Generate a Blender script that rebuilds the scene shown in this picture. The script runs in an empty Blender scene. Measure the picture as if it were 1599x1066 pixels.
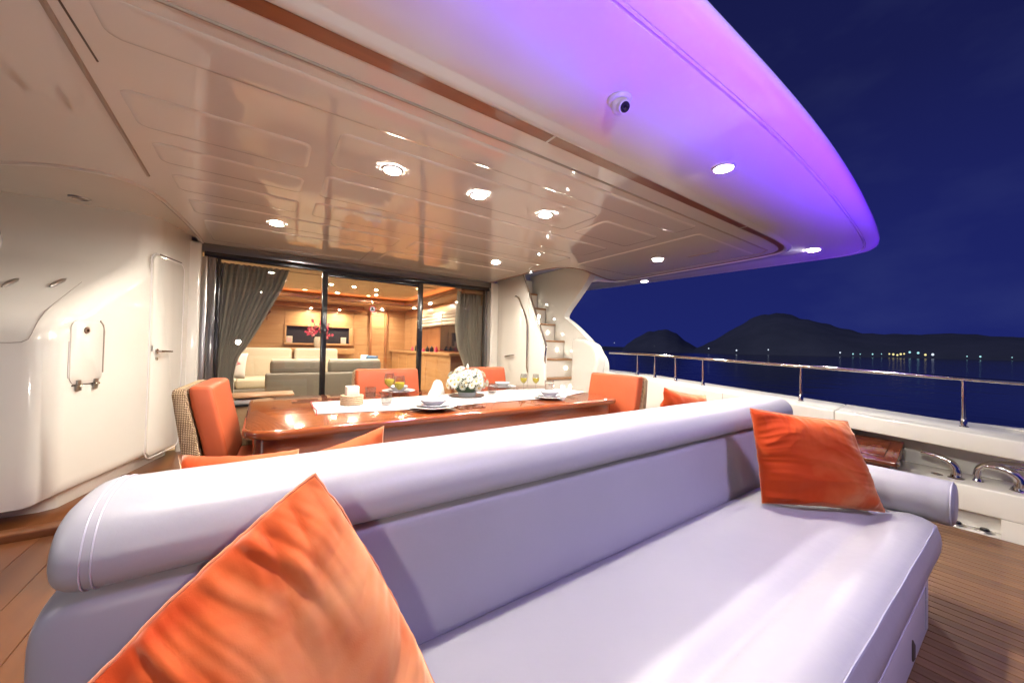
import bpy, bmesh, math, random
from mathutils import Vector, Matrix, noise
R=math.radians
random.seed(7)
S=bpy.context.scene
C=S.collection
# ------------------------------------------------------------------ camera, world, exposure
cam=bpy.data.cameras.new('camera'); co=bpy.data.objects.new('camera',cam); C.objects.link(co)
cam.sensor_width=36; cam.lens=12.646; cam.clip_start=.02; cam.clip_end=20000
rot=Matrix(((0.82356164,-0.02723351,-0.56657265),(-0.56684626,-0.00293323,-0.82381837),(0.02077358,0.9996248,-0.01785291)))
co.matrix_world=Matrix.Translation((0,0,1.2))@rot.to_4x4()
S.camera=co
W=bpy.data.worlds.new('World'); S.world=W; W.use_nodes=True
nt=W.node_tree; nt.nodes.clear()
def N(nt,t,**k):
    n=nt.nodes.new(t)
    for a,b in k.items(): setattr(n,a,b)
    return n
o_=N(nt,'ShaderNodeOutputWorld'); bg=N(nt,'ShaderNodeBackground'); tc=N(nt,'ShaderNodeTexCoord'); sp=N(nt,'ShaderNodeSeparateXYZ')
cr=N(nt,'ShaderNodeValToRGB'); ns=N(nt,'ShaderNodeTexNoise'); mp=N(nt,'ShaderNodeMapping'); cr2=N(nt,'ShaderNodeValToRGB'); mx=N(nt,'ShaderNodeMix',data_type='RGBA',blend_type='ADD')
L=nt.links.new
L(tc.outputs['Generated'],sp.inputs[0]); L(sp.outputs[2],cr.inputs[0])
e=cr.color_ramp.elements
e[0].position=0.0; e[0].color=(.0125,.0190,.145,1)
e[1].position=1.0; e[1].color=(.0065,.0080,.046,1)
x=e.new(.25); x.color=(.0115,.0160,.120,1)
x=e.new(.5); x.color=(.0090,.0115,.075,1)
mp.inputs['Scale'].default_value=(2.0,2.0,4.0); L(tc.outputs['Generated'],mp.inputs[0]); L(mp.outputs[0],ns.inputs[0])
ns.inputs['Scale'].default_value=1.6; ns.inputs['Detail'].default_value=5; ns.inputs['Roughness'].default_value=.55
L(ns.outputs[0],cr2.inputs[0]); cr2.color_ramp.elements[0].position=.5; cr2.color_ramp.elements[0].color=(0,0,0,1)
cr2.color_ramp.elements[1].position=.80; cr2.color_ramp.elements[1].color=(.010,.013,.022,1)
mx.inputs[0].default_value=1; L(cr.outputs[0],mx.inputs[6]); L(cr2.outputs[0],mx.inputs[7]); L(mx.outputs[2],bg.inputs[0]); L(bg.outputs[0],o_.inputs[0])
bg.inputs[1].default_value=.85
S.view_settings.view_transform='Standard'; S.view_settings.look='None'; S.view_settings.exposure=0.28; S.view_settings.gamma=1
S.view_settings.use_curve_mapping=False
S.render.engine='CYCLES'
S.cycles.use_denoising=True
S.cycles.max_bounces=8; S.cycles.diffuse_bounces=5; S.cycles.glossy_bounces=4; S.cycles.transmission_bounces=6; S.cycles.transparent_max_bounces=16
S.cycles.caustics_reflective=False; S.cycles.caustics_refractive=False
S.cycles.sample_clamp_indirect=4
# purple deck LEDs (light strips mounted along the transom rail and the swim platform, behind the camera)
def area(name,loc,target,sx,sy,power,col,spread=180):
    l=bpy.data.lights.new(name,'AREA'); l.shape='RECTANGLE' if sx!=sy else 'DISK'; l.size=sx; l.size_y=sy; l.energy=power; l.color=col; l.spread=R(spread)
    o=bpy.data.objects.new(name,l); C.objects.link(o); o.location=loc
    d=Vector(target)-Vector(loc); o.rotation_euler=d.to_track_quat('-Z','Y').to_euler(); return o
area('purple_deck_light',(2.2,-.32,.06),(2.2,-.02,2.3),3.7,.05,125,(.115,.008,1.0),58)
area('purple_deck_light',(4.25,-.50,.78),(5.35,1.15,2.35),.25,.05,15,(.145,.012,1.0),80)
area('sofa_fill_light',(2.2,-2.6,4.5),(1.4,.8,.6),.7,.7,15,(.62,.52,1.0),52)  # unseen lavender fill lamp, added to light the sofa from aft
area('ceiling_fill_light',(-.6,-1.8,1.2),(1.0,2.4,2.7),.12,.12,11,(1.0,.92,.84),90)  # added warm fill from behind the camera to brighten the overhead
sun=bpy.data.lights.new('hill_fill_light','SUN'); sun.energy=.40; sun.angle=R(2); sun.color=(1,.95,.9)  # faint directional fill, added so the far hills stand out at night
so=bpy.data.objects.new('hill_fill_light',sun); C.objects.link(so); so.rotation_euler=Vector((.93,.10,-.36)).to_track_quat('-Z','Y').to_euler()

# ------------------------------------------------------------------ materials
def princ(name,col,rough=.5,metal=0,spec=.5,coat=0,bump=None,vary=None,sheen=None,trans=0,emit=None,coatr=.05,ior=1.5,alpha=1):
    m=bpy.data.materials.new(name); m.use_nodes=True; t=m.node_tree; b=t.nodes['Principled BSDF']
    b.inputs['Base Color'].default_value=(*col,1); b.inputs['Roughness'].default_value=rough; b.inputs['Metallic'].default_value=metal
    b.inputs['Specular IOR Level'].default_value=spec; b.inputs['Coat Weight'].default_value=coat; b.inputs['Coat Roughness'].default_value=coatr; b.inputs['IOR'].default_value=ior
    b.inputs['Transmission Weight'].default_value=trans
    if sheen: b.inputs['Sheen Weight'].default_value=sheen[0]; b.inputs['Sheen Tint'].default_value=(*sheen[1],1); b.inputs['Sheen Roughness'].default_value=sheen[2]
    if emit: b.inputs['Emission Color'].default_value=(*emit[0],1); b.inputs['Emission Strength'].default_value=emit[1]
    tcn=None
    def coord(scale):
        nonlocal tcn
        if tcn is None: tcn=N(t,'ShaderNodeTexCoord')
        mpn=N(t,'ShaderNodeMapping'); mpn.inputs['Scale'].default_value=scale; t.links.new(tcn.outputs['Object'],mpn.inputs[0]); return mpn
    if vary:  # (col2, scale3, detail, lo, hi)
        c2,sc,det,lo,hi=vary
        mpn=coord(sc); nz=N(t,'ShaderNodeTexNoise'); nz.inputs['Scale'].default_value=1; nz.inputs['Detail'].default_value=det; t.links.new(mpn.outputs[0],nz.inputs[0])
        rp=N(t,'ShaderNodeValToRGB'); rp.color_ramp.elements[0].position=lo; rp.color_ramp.elements[1].position=hi
        rp.color_ramp.elements[0].color=(*col,1); rp.color_ramp.elements[1].color=(*c2,1)
        t.links.new(nz.outputs[0],rp.inputs[0]); t.links.new(rp.outputs[0],b.inputs['Base Color'])
    if bump: # (scale3, detail, strength, distance)
        sc,det,st,di=bump
        mpn=coord(sc); nz=N(t,'ShaderNodeTexNoise'); nz.inputs['Scale'].default_value=1; nz.inputs['Detail'].default_value=det; t.links.new(mpn.outputs[0],nz.inputs[0])
        bp=N(t,'ShaderNodeBump'); bp.inputs['Strength'].default_value=st; bp.inputs['Distance'].default_value=di
        t.links.new(nz.outputs[0],bp.inputs['Height']); t.links.new(bp.outputs[0],b.inputs['Normal'])
    return m
def emis(name,col,st):
    m=bpy.data.materials.new(name); m.use_nodes=True; t=m.node_tree; t.nodes.clear()
    o=N(t,'ShaderNodeOutputMaterial'); e=N(t,'ShaderNodeEmission'); e.inputs[0].default_value=(*col,1); e.inputs[1].default_value=st; t.links.new(e.outputs[0],o.inputs[0]); return m
def thinglass(name,tint=(.9,.95,.93),ior=1.5,rough=0.0):
    m=bpy.data.materials.new(name); m.use_nodes=True; t=m.node_tree; t.nodes.clear()
    o=N(t,'ShaderNodeOutputMaterial'); tr=N(t,'ShaderNodeBsdfTransparent'); tr.inputs[0].default_value=(*tint,1); g=N(t,'ShaderNodeBsdfGlossy'); g.inputs['Roughness'].default_value=rough
    f=N(t,'ShaderNodeFresnel'); ge=N(t,'ShaderNodeNewGeometry'); ma=N(t,'ShaderNodeMath',operation='MULTIPLY_ADD'); ma.inputs[1].default_value=-2; ma.inputs[2].default_value=1; t.links.new(ge.outputs['Backfacing'],ma.inputs[0]); pw=N(t,'ShaderNodeMath',operation='POWER'); pw.inputs[0].default_value=ior; t.links.new(ma.outputs[0],pw.inputs[1]); t.links.new(pw.outputs[0],f.inputs[0]); ms=N(t,'ShaderNodeMixShader'); t.links.new(f.outputs[0],ms.inputs[0]); t.links.new(tr.outputs[0],ms.inputs[1]); t.links.new(g.outputs[0],ms.inputs[2]); t.links.new(ms.outputs[0],o.inputs[0]); return m
M={}
gel=dict(rough=.12,spec=.55,coat=.5,coatr=.04,bump=((3,3,3),2,.06,.02))
M['gelcoat']=princ('gelcoat',(.86,.84,.77),vary=((.84,.81,.74),(1.2,1.2,1.2),4,.35,.7),**gel)
M['ceiling']=princ('ceiling_gelcoat',(.87,.85,.81),rough=.05,spec=.6,coat=.8,coatr=.02,bump=((2.2,2.2,2.2),2,.06,.02),vary=((.85,.83,.785),(1.5,1.5,1.5),3,.3,.7))
M['overhang']=princ('overhang_gelcoat',(.84,.81,.80),rough=.10,spec=.5,coat=.6,coatr=.03,bump=((2.2,2.2,2.2),2,.06,.02))
M['base_panel']=princ('painted_base_panel',(.62,.60,.57),rough=.55,spec=.3,bump=((5,5,5),3,.08,.01))
M['seam']=princ('seam_sealant',(.10,.075,.06),rough=.5)
M['shadow_gap']=princ('groove_sealant',(.36,.31,.26),rough=.5)
M['trimwood']=princ('trim_wood',(.16,.045,.02),rough=.28,coat=.5,vary=((.22,.07,.03),(2,20,20),4,.35,.7))
M['leather']=princ('white_leather',(.40,.388,.412),rough=.40,spec=.45,bump=((16,16,16),12,.35,.0035),vary=((.37,.36,.388),(3,3,3),4,.3,.75))
M['piping']=princ('leather_piping',(.50,.49,.55),rough=.5)
M['velvet_piping']=princ('velvet_piping',(.66,.20,.08),rough=.7,sheen=(1,(1,.75,.55),.3))
M['stitch']=princ('seam_stitching',(.34,.33,.42),rough=.7)
M['chrome']=princ('polished_steel',(.74,.72,.70),rough=.10,metal=1)
M['steel']=princ('brushed_steel',(.55,.53,.50),rough=.28,metal=1)
M['darkmetal']=princ('dark_frame',(.012,.012,.014),rough=.18,spec=.6)
M['greymetal']=princ('grey_frame',(.20,.19,.185),rough=.16,metal=.6)
M['mahogany']=princ('varnished_mahogany',(.20,.042,.010),rough=.16,coat=1.0,coatr=.03,vary=((.33,.085,.022),(2.0,28,28),6,.3,.72),bump=((2,2,2),1,.05,.01))
M['mahogany_dark']=princ('dark_varnished_wood',(.10,.022,.012),rough=.2,coat=1.0,coatr=.03,vary=((.17,.045,.02),(2.0,24,24),5,.3,.72))
M['teak']=princ('deck_teak',(.17,.080,.032),rough=.48,coat=.12,coatr=.3,vary=((.28,.145,.063),(26,1.6,20),7,.28,.74),bump=((60,3,60),4,.25,.002))
M['teak_varnish']=princ('varnished_teak',(.15,.050,.016),rough=.3,coat=.35,coatr=.2,vary=((.24,.090,.030),(9,1.4,9),7,.30,.72))
M['caulk']=princ('deck_caulking',(.018,.014,.012),rough=.6)
M['tread']=princ('stair_teak',(.33,.17,.08),rough=.4,vary=((.42,.24,.12),(3,30,30),4,.3,.7))
M['orange_leather']=princ('orange_leather',(.48,.098,.033),rough=.45,spec=.35,bump=((120,120,120),3,.12,.002),vary=((.43,.086,.030),(5,5,5),3,.3,.7))
M['white_cloth']=princ('white_cloth',(.66,.63,.61),rough=.85,bump=((250,250,250),2,.3,.002))
M['red_thread']=princ('red_thread',(.55,.04,.04),rough=.8)
M['porcelain']=princ('porcelain',(.70,.71,.72),rough=.12,spec=.6)
M['candle']=princ('candle_wax',(.80,.66,.55),rough=.45)
M['rope']=princ('natural_rope',(.52,.36,.22),rough=.85,bump=((200,200,200),2,.5,.003))
M['juice']=princ('orange_juice',(.95,.76,.05),rough=.25,spec=.5)
M['petal']=princ('white_petals',(.84,.85,.74),rough=.6)
M['yellow']=princ('flower_centre',(.75,.55,.08),rough=.7)
M['green']=princ('leaf_green',(.018,.045,.012),rough=.5)
M['glass']=thinglass('window_glass',(.90,.885,.86),1.5)
M['wineglass']=thinglass('drinking_glass',(.92,.93,.93),1.9)
M['water_glass']=thinglass('clear_water',(.88,.86,.84),1.33)
M['oak']=princ('honey_panelling',(.45,.245,.10),rough=.35,coat=.3,coatr=.15,vary=((.55,.32,.145),(1.2,1.2,14),5,.3,.7))
M['oak_dark']=princ('darker_panelling',(.28,.11,.04),rough=.35,coat=.3,coatr=.15,vary=((.36,.16,.06),(8,8,1.2),5,.3,.7))
M['saloon_ceiling']=princ('saloon_ceiling_cloth',(.70,.58,.40),rough=.5)
M['saloon_floor']=princ('saloon_carpet',(.48,.38,.25),rough=.9,bump=((90,90,90),2,.4,.004))
M['cream_fabric']=princ('cream_upholstery',(.62,.57,.45),rough=.8,bump=((200,200,200),2,.3,.002))
M['grey_fabric']=princ('grey_upholstery',(.20,.19,.165),rough=.75,bump=((200,200,200),2,.3,.002))
M['curtain']=princ('grey_green_curtain',(.36,.345,.295),rough=.8,sheen=(.15,(.8,.8,.7),.4),vary=((.30,.29,.25),(6,6,1),3,.3,.7))
M['blind']=princ('linen_blind',(.62,.57,.47),rough=.9)
M['black_glass']=princ('dark_window_glass',(.010,.011,.013),rough=.05,spec=.6)
M['mirror']=princ('smoked_mirror',(.035,.033,.035),rough=.05,metal=.0,spec=.9)
M['pink']=princ('pink_blossom',(.62,.06,.14),rough=.6)
M['palepink']=princ('pale_pink_blossom',(.80,.42,.40),rough=.6)
M['navy']=princ('blue_cushion_fabric',(.05,.12,.22),rough=.8)
M['paint_white']=princ('white_plastic',(.78,.76,.76),rough=.3)
M['black']=princ('black_plastic',(.012,.012,.013),rough=.3)
M['red']=princ('red_print',(.62,.03,.03),rough=.4)
M['lamp']=emis('downlight_lens',(1.0,.93,.82),1500)
M['lamp_small']=emis('small_downlight_lens',(1.0,.87,.70),2800)
M['steplamp']=emis('step_light_lens',(1.0,.92,.80),60)
M['cove']=emis('cove_led',(1.0,.30,.09),7.0)
M['purple_led']=emis('purple_led_lens',(.40,.12,1.0),12)
M['hill']=princ('wooded_hillside',(.12,.14,.19),rough=.95,spec=.1,vary=((.16,.18,.24),(.02,.02,.02),5,.3,.7))
M['shore_w']=emis('shore_lamp_white',(.75,.85,1.0),1.0)
M['shore_y']=emis('shore_lamp_yellow',(1.0,.85,.35),1.0)
M['shore_c']=emis('shore_lamp_green',(.45,.9,.95),.9)
for nm in ('teak','teak_varnish'):
    t=M[nm].node_tree; b=t.nodes['Principled BSDF']; src=b.inputs['Base Color'].links[0].from_socket
    oi=N(t,'ShaderNodeObjectInfo'); mr=N(t,'ShaderNodeMapRange'); mr.inputs[3].default_value=.80 if nm=='teak' else .90; mr.inputs[4].default_value=1.18 if nm=='teak' else 1.08; t.links.new(oi.outputs['Random'],mr.inputs[0])
    hs=N(t,'ShaderNodeHueSaturation'); t.links.new(mr.outputs[0],hs.inputs['Value']); t.links.new(src,hs.inputs['Color']); t.links.new(hs.outputs[0],b.inputs['Base Color'])
# rattan: woven strands as relief
def rattan():
    m=princ('woven_rattan',(.42,.27,.14),rough=.6); t=m.node_tree; b=t.nodes['Principled BSDF']; tcn=N(t,'ShaderNodeTexCoord')
    w=[]
    for d in ('X','Z'):
        wv=N(t,'ShaderNodeTexWave',wave_type='BANDS',bands_direction=d); wv.inputs['Scale'].default_value=34; wv.inputs['Distortion'].default_value=1.5; t.links.new(tcn.outputs['Object'],wv.inputs[0]); w.append(wv)
    wy=N(t,'ShaderNodeTexWave',wave_type='BANDS',bands_direction='Y'); wy.inputs['Scale'].default_value=34; wy.inputs['Distortion'].default_value=1.5; t.links.new(tcn.outputs['Object'],wy.inputs[0])
    a=N(t,'ShaderNodeMath',operation='ADD'); t.links.new(w[0].outputs[1],a.inputs[0]); t.links.new(wy.outputs[1],a.inputs[1])
    mu=N(t,'ShaderNodeMath',operation='MULTIPLY'); t.links.new(a.outputs[0],mu.inputs[0]); t.links.new(w[1].outputs[1],mu.inputs[1])
    rp=N(t,'ShaderNodeValToRGB'); rp.color_ramp.elements[0].color=(.20,.11,.05,1); rp.color_ramp.elements[1].color=(.55,.39,.22,1); rp.color_ramp.elements[1].position=.7
    t.links.new(mu.outputs[0],rp.inputs[0]); t.links.new(rp.outputs[0],b.inputs['Base Color'])
    bp=N(t,'ShaderNodeBump'); bp.inputs['Strength'].default_value=.8; bp.inputs['Distance'].default_value=.006; t.links.new(mu.outputs[0],bp.inputs['Height']); t.links.new(bp.outputs[0],b.inputs['Normal'])
    return m
M['rattan']=rattan()
def velvet(seed):
    m=princ('orange_velvet',(.60,.085,.018),rough=.8,spec=.1,sheen=(1.0,(1.0,.66,.42),.32)); t=m.node_tree; b=t.nodes['Principled BSDF']; tcn=N(t,'ShaderNodeTexCoord')
    mpn=N(t,'ShaderNodeMapping'); mpn.inputs['Scale'].default_value=(4,4,5); mpn.inputs['Location'].default_value=(seed,seed*2,0); t.links.new(tcn.outputs['Object'],mpn.inputs[0])
    nz=N(t,'ShaderNodeTexNoise'); nz.inputs['Scale'].default_value=1; nz.inputs['Detail'].default_value=4; nz.inputs['Distortion'].default_value=.5; t.links.new(mpn.outputs[0],nz.inputs[0])
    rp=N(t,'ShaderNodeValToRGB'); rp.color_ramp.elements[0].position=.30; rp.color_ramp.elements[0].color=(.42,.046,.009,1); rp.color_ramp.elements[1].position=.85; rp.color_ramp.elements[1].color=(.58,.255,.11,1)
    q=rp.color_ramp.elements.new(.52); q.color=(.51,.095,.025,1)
    # brushed nap patches; lit sheen painted in as peach towards one side
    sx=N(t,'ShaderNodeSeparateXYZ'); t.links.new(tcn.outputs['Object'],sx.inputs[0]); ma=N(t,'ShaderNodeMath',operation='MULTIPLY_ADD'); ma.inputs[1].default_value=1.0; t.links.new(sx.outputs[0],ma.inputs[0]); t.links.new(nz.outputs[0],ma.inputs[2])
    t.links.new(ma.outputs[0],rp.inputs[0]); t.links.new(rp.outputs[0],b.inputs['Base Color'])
    n2=N(t,'ShaderNodeTexNoise'); n2.inputs['Scale'].default_value=420; t.links.new(tcn.outputs['Object'],n2.inputs[0])
    bp=N(t,'ShaderNodeBump'); bp.inputs['Strength'].default_value=.18; bp.inputs['Distance'].default_value=.0012; t.links.new(n2.outputs[0],bp.inputs['Height']); t.links.new(bp.outputs[0],b.inputs['Normal'])
    return m
def sea():
    m=princ('night_sea',(.003,.005,.022),rough=.12,spec=.5,ior=1.33); t=m.node_tree; b=t.nodes['Principled BSDF']; tcn=N(t,'ShaderNodeTexCoord')
    n2=N(t,'ShaderNodeTexNoise'); n2.inputs['Scale'].default_value=.35; n2.inputs['Detail'].default_value=5; t.links.new(tcn.outputs['Object'],n2.inputs[0])
    bp=N(t,'ShaderNodeBump'); bp.inputs['Strength'].default_value=.3; bp.inputs['Distance'].default_value=.2; t.links.new(n2.outputs[0],bp.inputs['Height']); t.links.new(bp.outputs[0],b.inputs['Normal'])
    return m
M['sea']=sea()

# ------------------------------------------------------------------ mesh helpers
ORG={}
def world_origin(o):
    return ORG.get(o.name,Vector((0,0,0))) if o else Vector((0,0,0))
def thing(name,label,cat,loc=(0,0,0),group=None,kind=None):
    o=bpy.data.objects.new(name,None); C.objects.link(o); o.location=loc; o.empty_display_size=.1; ORG[o.name]=Vector(loc)
    if label: o['label']=label
    if cat: o['category']=cat
    if group: o['group']=group
    if kind: o['kind']=kind
    return o
def tag(o,label=None,cat=None,group=None,kind=None):
    if label:o['label']=label
    if cat:o['category']=cat
    if group:o['group']=group
    if kind:o['kind']=kind
    return o
def obj(name,bm,mat,parent=None,bevel=0,seg=2,smooth=True,ang=38,rel=False,loc=None,norm=True):
    """links a bmesh as one object; vertices are given in world space unless rel"""
    bmesh.ops.remove_doubles(bm,verts=bm.verts,dist=1e-5)
    if norm: bmesh.ops.recalc_face_normals(bm,faces=bm.faces)
    if bevel:
        es=[e for e in bm.edges if len(e.link_faces)==2 and e.calc_face_angle(0)>R(30)]
        bmesh.ops.bevel(bm,geom=es,offset=bevel,segments=seg,profile=.5,affect='EDGES',clamp_overlap=True)
    for f in bm.faces: f.smooth=smooth
    if smooth:
        for e in bm.edges:
            if len(e.link_faces)==2 and e.calc_face_angle(0)>R(ang): e.smooth=False
    org=Vector((0,0,0))
    if parent is not None:
        if not rel:
            org=world_origin(parent); bmesh.ops.translate(bm,verts=bm.verts,vec=-org)
    elif loc is not None:
        org=Vector(loc)
        if not rel: bmesh.ops.translate(bm,verts=bm.verts,vec=-org)
    me=bpy.data.meshes.new(name); bm.to_mesh(me); bm.free(); me.materials.append(mat)
    o=bpy.data.objects.new(name,me); C.objects.link(o)
    if parent is not None: o.parent=parent; ORG[o.name]=world_origin(parent)
    elif loc is not None: o.location=loc; ORG[o.name]=Vector(loc)
    return o
def nb(): return bmesh.new()
def box(bm,a,b,rz=0,piv=None):
    vs=[]
    for z in (a[2],b[2]):
        for x,y in ((a[0],a[1]),(b[0],a[1]),(b[0],b[1]),(a[0],b[1])): vs.append(Vector((x,y,z)))
    if rz:
        p=Vector(piv) if piv else (Vector(a)+Vector(b))/2; m=Matrix.Rotation(rz,3,'Z'); vs=[p+m@(v-p) for v in vs]
    v=[bm.verts.new(q) for q in vs]
    for f in ((0,3,2,1),(4,5,6,7),(0,1,5,4),(1,2,6,5),(2,3,7,6),(3,0,4,7)): bm.faces.new([v[i] for i in f])
    return bm
def bx(a,b,**k): return box(nb(),a,b,**k)
def loft(bm,rings,closed=True,caps=True):
    R_=[[bm.verts.new(p) for p in r] for r in rings]; n=len(R_[0])
    for i in range(len(R_)-1):
        for j in range(n if closed else n-1):
            k=(j+1)%n; bm.faces.new((R_[i][j],R_[i][k],R_[i+1][k],R_[i+1][j]))
    if caps and closed:
        bm.faces.new(list(reversed(R_[0]))); bm.faces.new(R_[-1])
    return bm
def tube(bm,pts,r,n=10,caps=True):
    pts=[Vector(p) for p in pts]; rings=[]; up=None
    for i,p in enumerate(pts):
        d=(pts[min(i+1,len(pts)-1)]-pts[max(i-1,0)]).normalized()
        if up is None:
            up=Vector((0,0,1)) if abs(d.z)<.9 else Vector((1,0,0))
        a=d.cross(up).normalized(); b=a.cross(d).normalized(); up=b
        rr=r[min(len(r)-1,round(i*(len(r)-1)/max(1,len(pts)-1)))] if isinstance(r,(list,tuple)) else r
        rings.append([p+a*math.cos(t)*rr+b*math.sin(t)*rr for t in [2*math.pi*k/n for k in range(n)]])
    return loft(bm,rings,True,caps)
def lathe(bm,prof,c=(0,0,0),n=24,caps=False,sq=0):
    c=Vector(c); rings=[]
    for r,z in prof:
        rings.append([c+Vector((math.cos(t)*r,math.sin(t)*r,z)) for t in [2*math.pi*k/n for k in range(n)]])
    return loft(bm,rings,True,caps)
def prism(bm,poly,vec):
    vec=Vector(vec); a=[bm.verts.new(Vector(p)) for p in poly]; b=[bm.verts.new(Vector(p)+vec) for p in poly]; n=len(a)
    bm.faces.new(a); bm.faces.new(list(reversed(b)))
    for i in range(n):
        k=(i+1)%n; bm.faces.new((a[i],b[i],b[k],a[k]))
    return bm
def smoothline(pts,it=2,closed=False):
    pts=[Vector(p) for p in pts]
    for _ in range(it):
        q=[] if closed else [pts[0]]
        rng=range(len(pts)) if closed else range(len(pts)-1)
        for i in rng:
            a=pts[i]; b=pts[(i+1)%len(pts)]
            q+= [a*.75+b*.25,a*.25+b*.75]
        if not closed: q.append(pts[-1])
        pts=q
    return pts
def rrect(x0,y0,x1,y1,r,n=5):
    out=[]
    for cx,cy,a0 in ((x1-r,y1-r,0),(x0+r,y1-r,90),(x0+r,y0+r,180),(x1-r,y0+r,270)):
        for k in range(n+1):
            a=R(a0+90*k/n); out.append((cx+r*math.cos(a),cy+r*math.sin(a)))
    return out
def copy_tree(o,loc,parent=None,rz=0):
    c=o.copy(); C.objects.link(c)
    if parent is None: c.location=loc; c.rotation_euler=(0,0,rz)
    else: c.parent=parent
    for ch in list(o.children): copy_tree(ch,None,c)
    return c

# ------------------------------------------------------------------ sea, hills, shore lights
bm=nb(); 
rad=[0,5,20,80,300,1000,3000,9000]
rings=[[Vector((r*math.cos(t),r*math.sin(t),-1.6)) for t in [2*math.pi*k/48 for k in range(48)]] for r in rad[1:]]
loft(bm,rings,True,False); bm.faces.new(list(bm.verts)[:48])
tag(obj('sea',bm,M['sea'],smooth=False),kind='structure')
def hill(prof,r0,label=None,seed=0):
    bm=nb(); rings=[]; az=[]; a=prof[0][0]
    while a<=prof[-1][0]+.001: az.append(a); a+=.4
    def el(a):
        for (a0,e0),(a1,e1) in zip(prof,prof[1:]):
            if a0<=a<=a1:
                t=(a-a0)/(a1-a0); t=t*t*(3-2*t)*.5+t*.5; return e0+(e1-e0)*t
        return 0
    fr=[(0,0),(.12,.28),(.3,.55),(.5,.80),(.7,.94),(.85,1.0),(1.0,.9),(1.3,.5),(1.7,0)]
    for f,hf in fr:
        ring=[]
        for a in az:
            rr=r0*(1+.45*f); e=el(a); H=math.tan(R(e))*r0*(1+.45*.85)+1.2
            nz=noise.noise(Vector((a*.35,f*3,seed)))*.10+noise.noise(Vector((a*1.1,f*7,seed+3)))*.05+noise.noise(Vector((a*3.5,f*20,seed+3)))*.012
            z=-2.2+(H+2.2)*max(0,hf*(1+(nz if 0<hf else 0)))
            ring.append(Vector((rr*math.sin(R(a)),rr*math.cos(R(a)),z)))
        rings.append(ring)
    loft(bm,rings,False,False)
    return tag(obj('hill',bm,M['hill'],ang=180),kind='structure')
hill([(51.5,.0),(52.2,.9),(53.5,1.9),(55.5,2.9),(57.5,3.1),(59,2.5),(60.5,1.3),(62,.5),(64,.2),(66,0)],900,seed=1)
hill([(60.8,0),(62.0,.7),(63.5,1.5),(66.5,3.5),(69,5.0),(70.8,5.15),(73.9,4.3),(77.3,2.9),(79,2.5),(81.4,2.4),(85.8,2.35),(89.4,1.95),(94,1.6),(100,2.2),(110,1.2),(120,0)],800,seed=2)
hill([(40,0),(44,.35),(48,.55),(51,.5),(55,.3),(58,0)],1300,seed=5)
lamps=[(50.4,1.1,'w',2),(56.1,.73,'w',1),(63.2,.50,'w',3),(66.5,.30,'w',4),(70.0,.45,'w',3),(76.9,.25,'w',3.2),(78.0,.12,'c',3),(78.6,.12,'c',2),(79.6,.14,'c',3),(80.3,.18,'c',2),(80.9,.2,'y',3),(81.2,.16,'y',4),(81.5,.10,'y',3.5),(81.75,.2,'y',4),(82.0,.24,'y',3),(82.4,.42,'c',4),(83.0,.36,'c',4.2),(83.5,.18,'y',4),(84.0,.22,'w',4.5),(86.2,.1,'c',2),(87.0,.1,'c',3),(88.8,.08,'c',1.6)]
ldesc={'w':'small white light','c':'dim greenish light','y':'yellow light'}
places=['far out at the left end of the islands beside the cabin','at the foot of the small dark hill','on the waterline where the two hills meet','on the shore below the left slope of the big hill','on the shore under the summit of the big hill','on the shore right of the summit','left of the village cluster, outermost','left of the village cluster, second and fainter','left of the village cluster, third','just before the yellow village cluster','first from the left in the yellow village cluster','second from the left in the yellow village cluster','lowest in the yellow village cluster','fourth from the left in the yellow village cluster','last on the right in the yellow village cluster','up the slope right of the yellow cluster','up the slope, second right of the yellow cluster','near the water right of the yellow cluster','brightest at the right end of the village','far right beyond the village, first','far right beyond the village, second','at the right edge of the picture under the hill']
mk={}
for k in 'wyc':
    bm=nb(); bmesh.ops.create_icosphere(bm,subdivisions=2,radius=1); me=bpy.data.meshes.new('shore_lamp'); bm.to_mesh(me); bm.free(); me.materials.append(M['shore_'+k]); mk[k]=me
for (a,el,k,s),pl in zip(lamps,places):
    d=775; o=bpy.data.objects.new('shore_lamp',mk[k]); C.objects.link(o); s=s*.30
    o.location=(d*math.sin(R(a)),d*math.cos(R(a)),max(.3,1.2+d*math.tan(R(el)))); o.scale=(s,s,s*1.25)
    tag(o,ldesc[k]+' '+pl,'lamp','lights along the far shore')

# ------------------------------------------------------------------ deck
deck=tag(obj('deck',bx((-3,-3.5,-.20),(4.06,5.6,-.012)),M['caulk']),kind='structure')
xs=.22; i=0
bm=nb(); box(bm,(0,0,-.012),(.052,8.9,.0)); 
first=None
while xs<4.02:
    if first is None:
        first=obj('plank',bx((xs,-3.5,-.012),(xs+.054,5.3,0)),M['teak'],deck,smooth=False,bevel=.0015,seg=1); x0=xs
        bpy.context.view_layer.update()
    else:
        c=first.copy(); c.location=(xs-x0,0,random.uniform(-.0004,.0004)); C.objects.link(c); c.parent=deck
    xs+=.060
bm.free()
xs=-3.0
while xs<.2:
    obj('plank',bx((xs,-3.5,-.012),(min(xs+.1588,.216),3.40,0.001)),M['teak_varnish'],deck,bevel=.002,seg=1); xs+=.16
obj('plank',bx((-3.0,3.52,-.012),(.216,5.3,.012)),M['teak_varnish'],deck,bevel=.003)
sill=obj('deck_sill',bx((-3.0,3.405,-.01),(-.35,3.52,.045)),M['teak_varnish'],loc=(-1.6,3.46,0),bevel=.012,seg=3)
tag(sill,'varnished wooden sill along the foot of the white port cabinet','sill')

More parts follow.
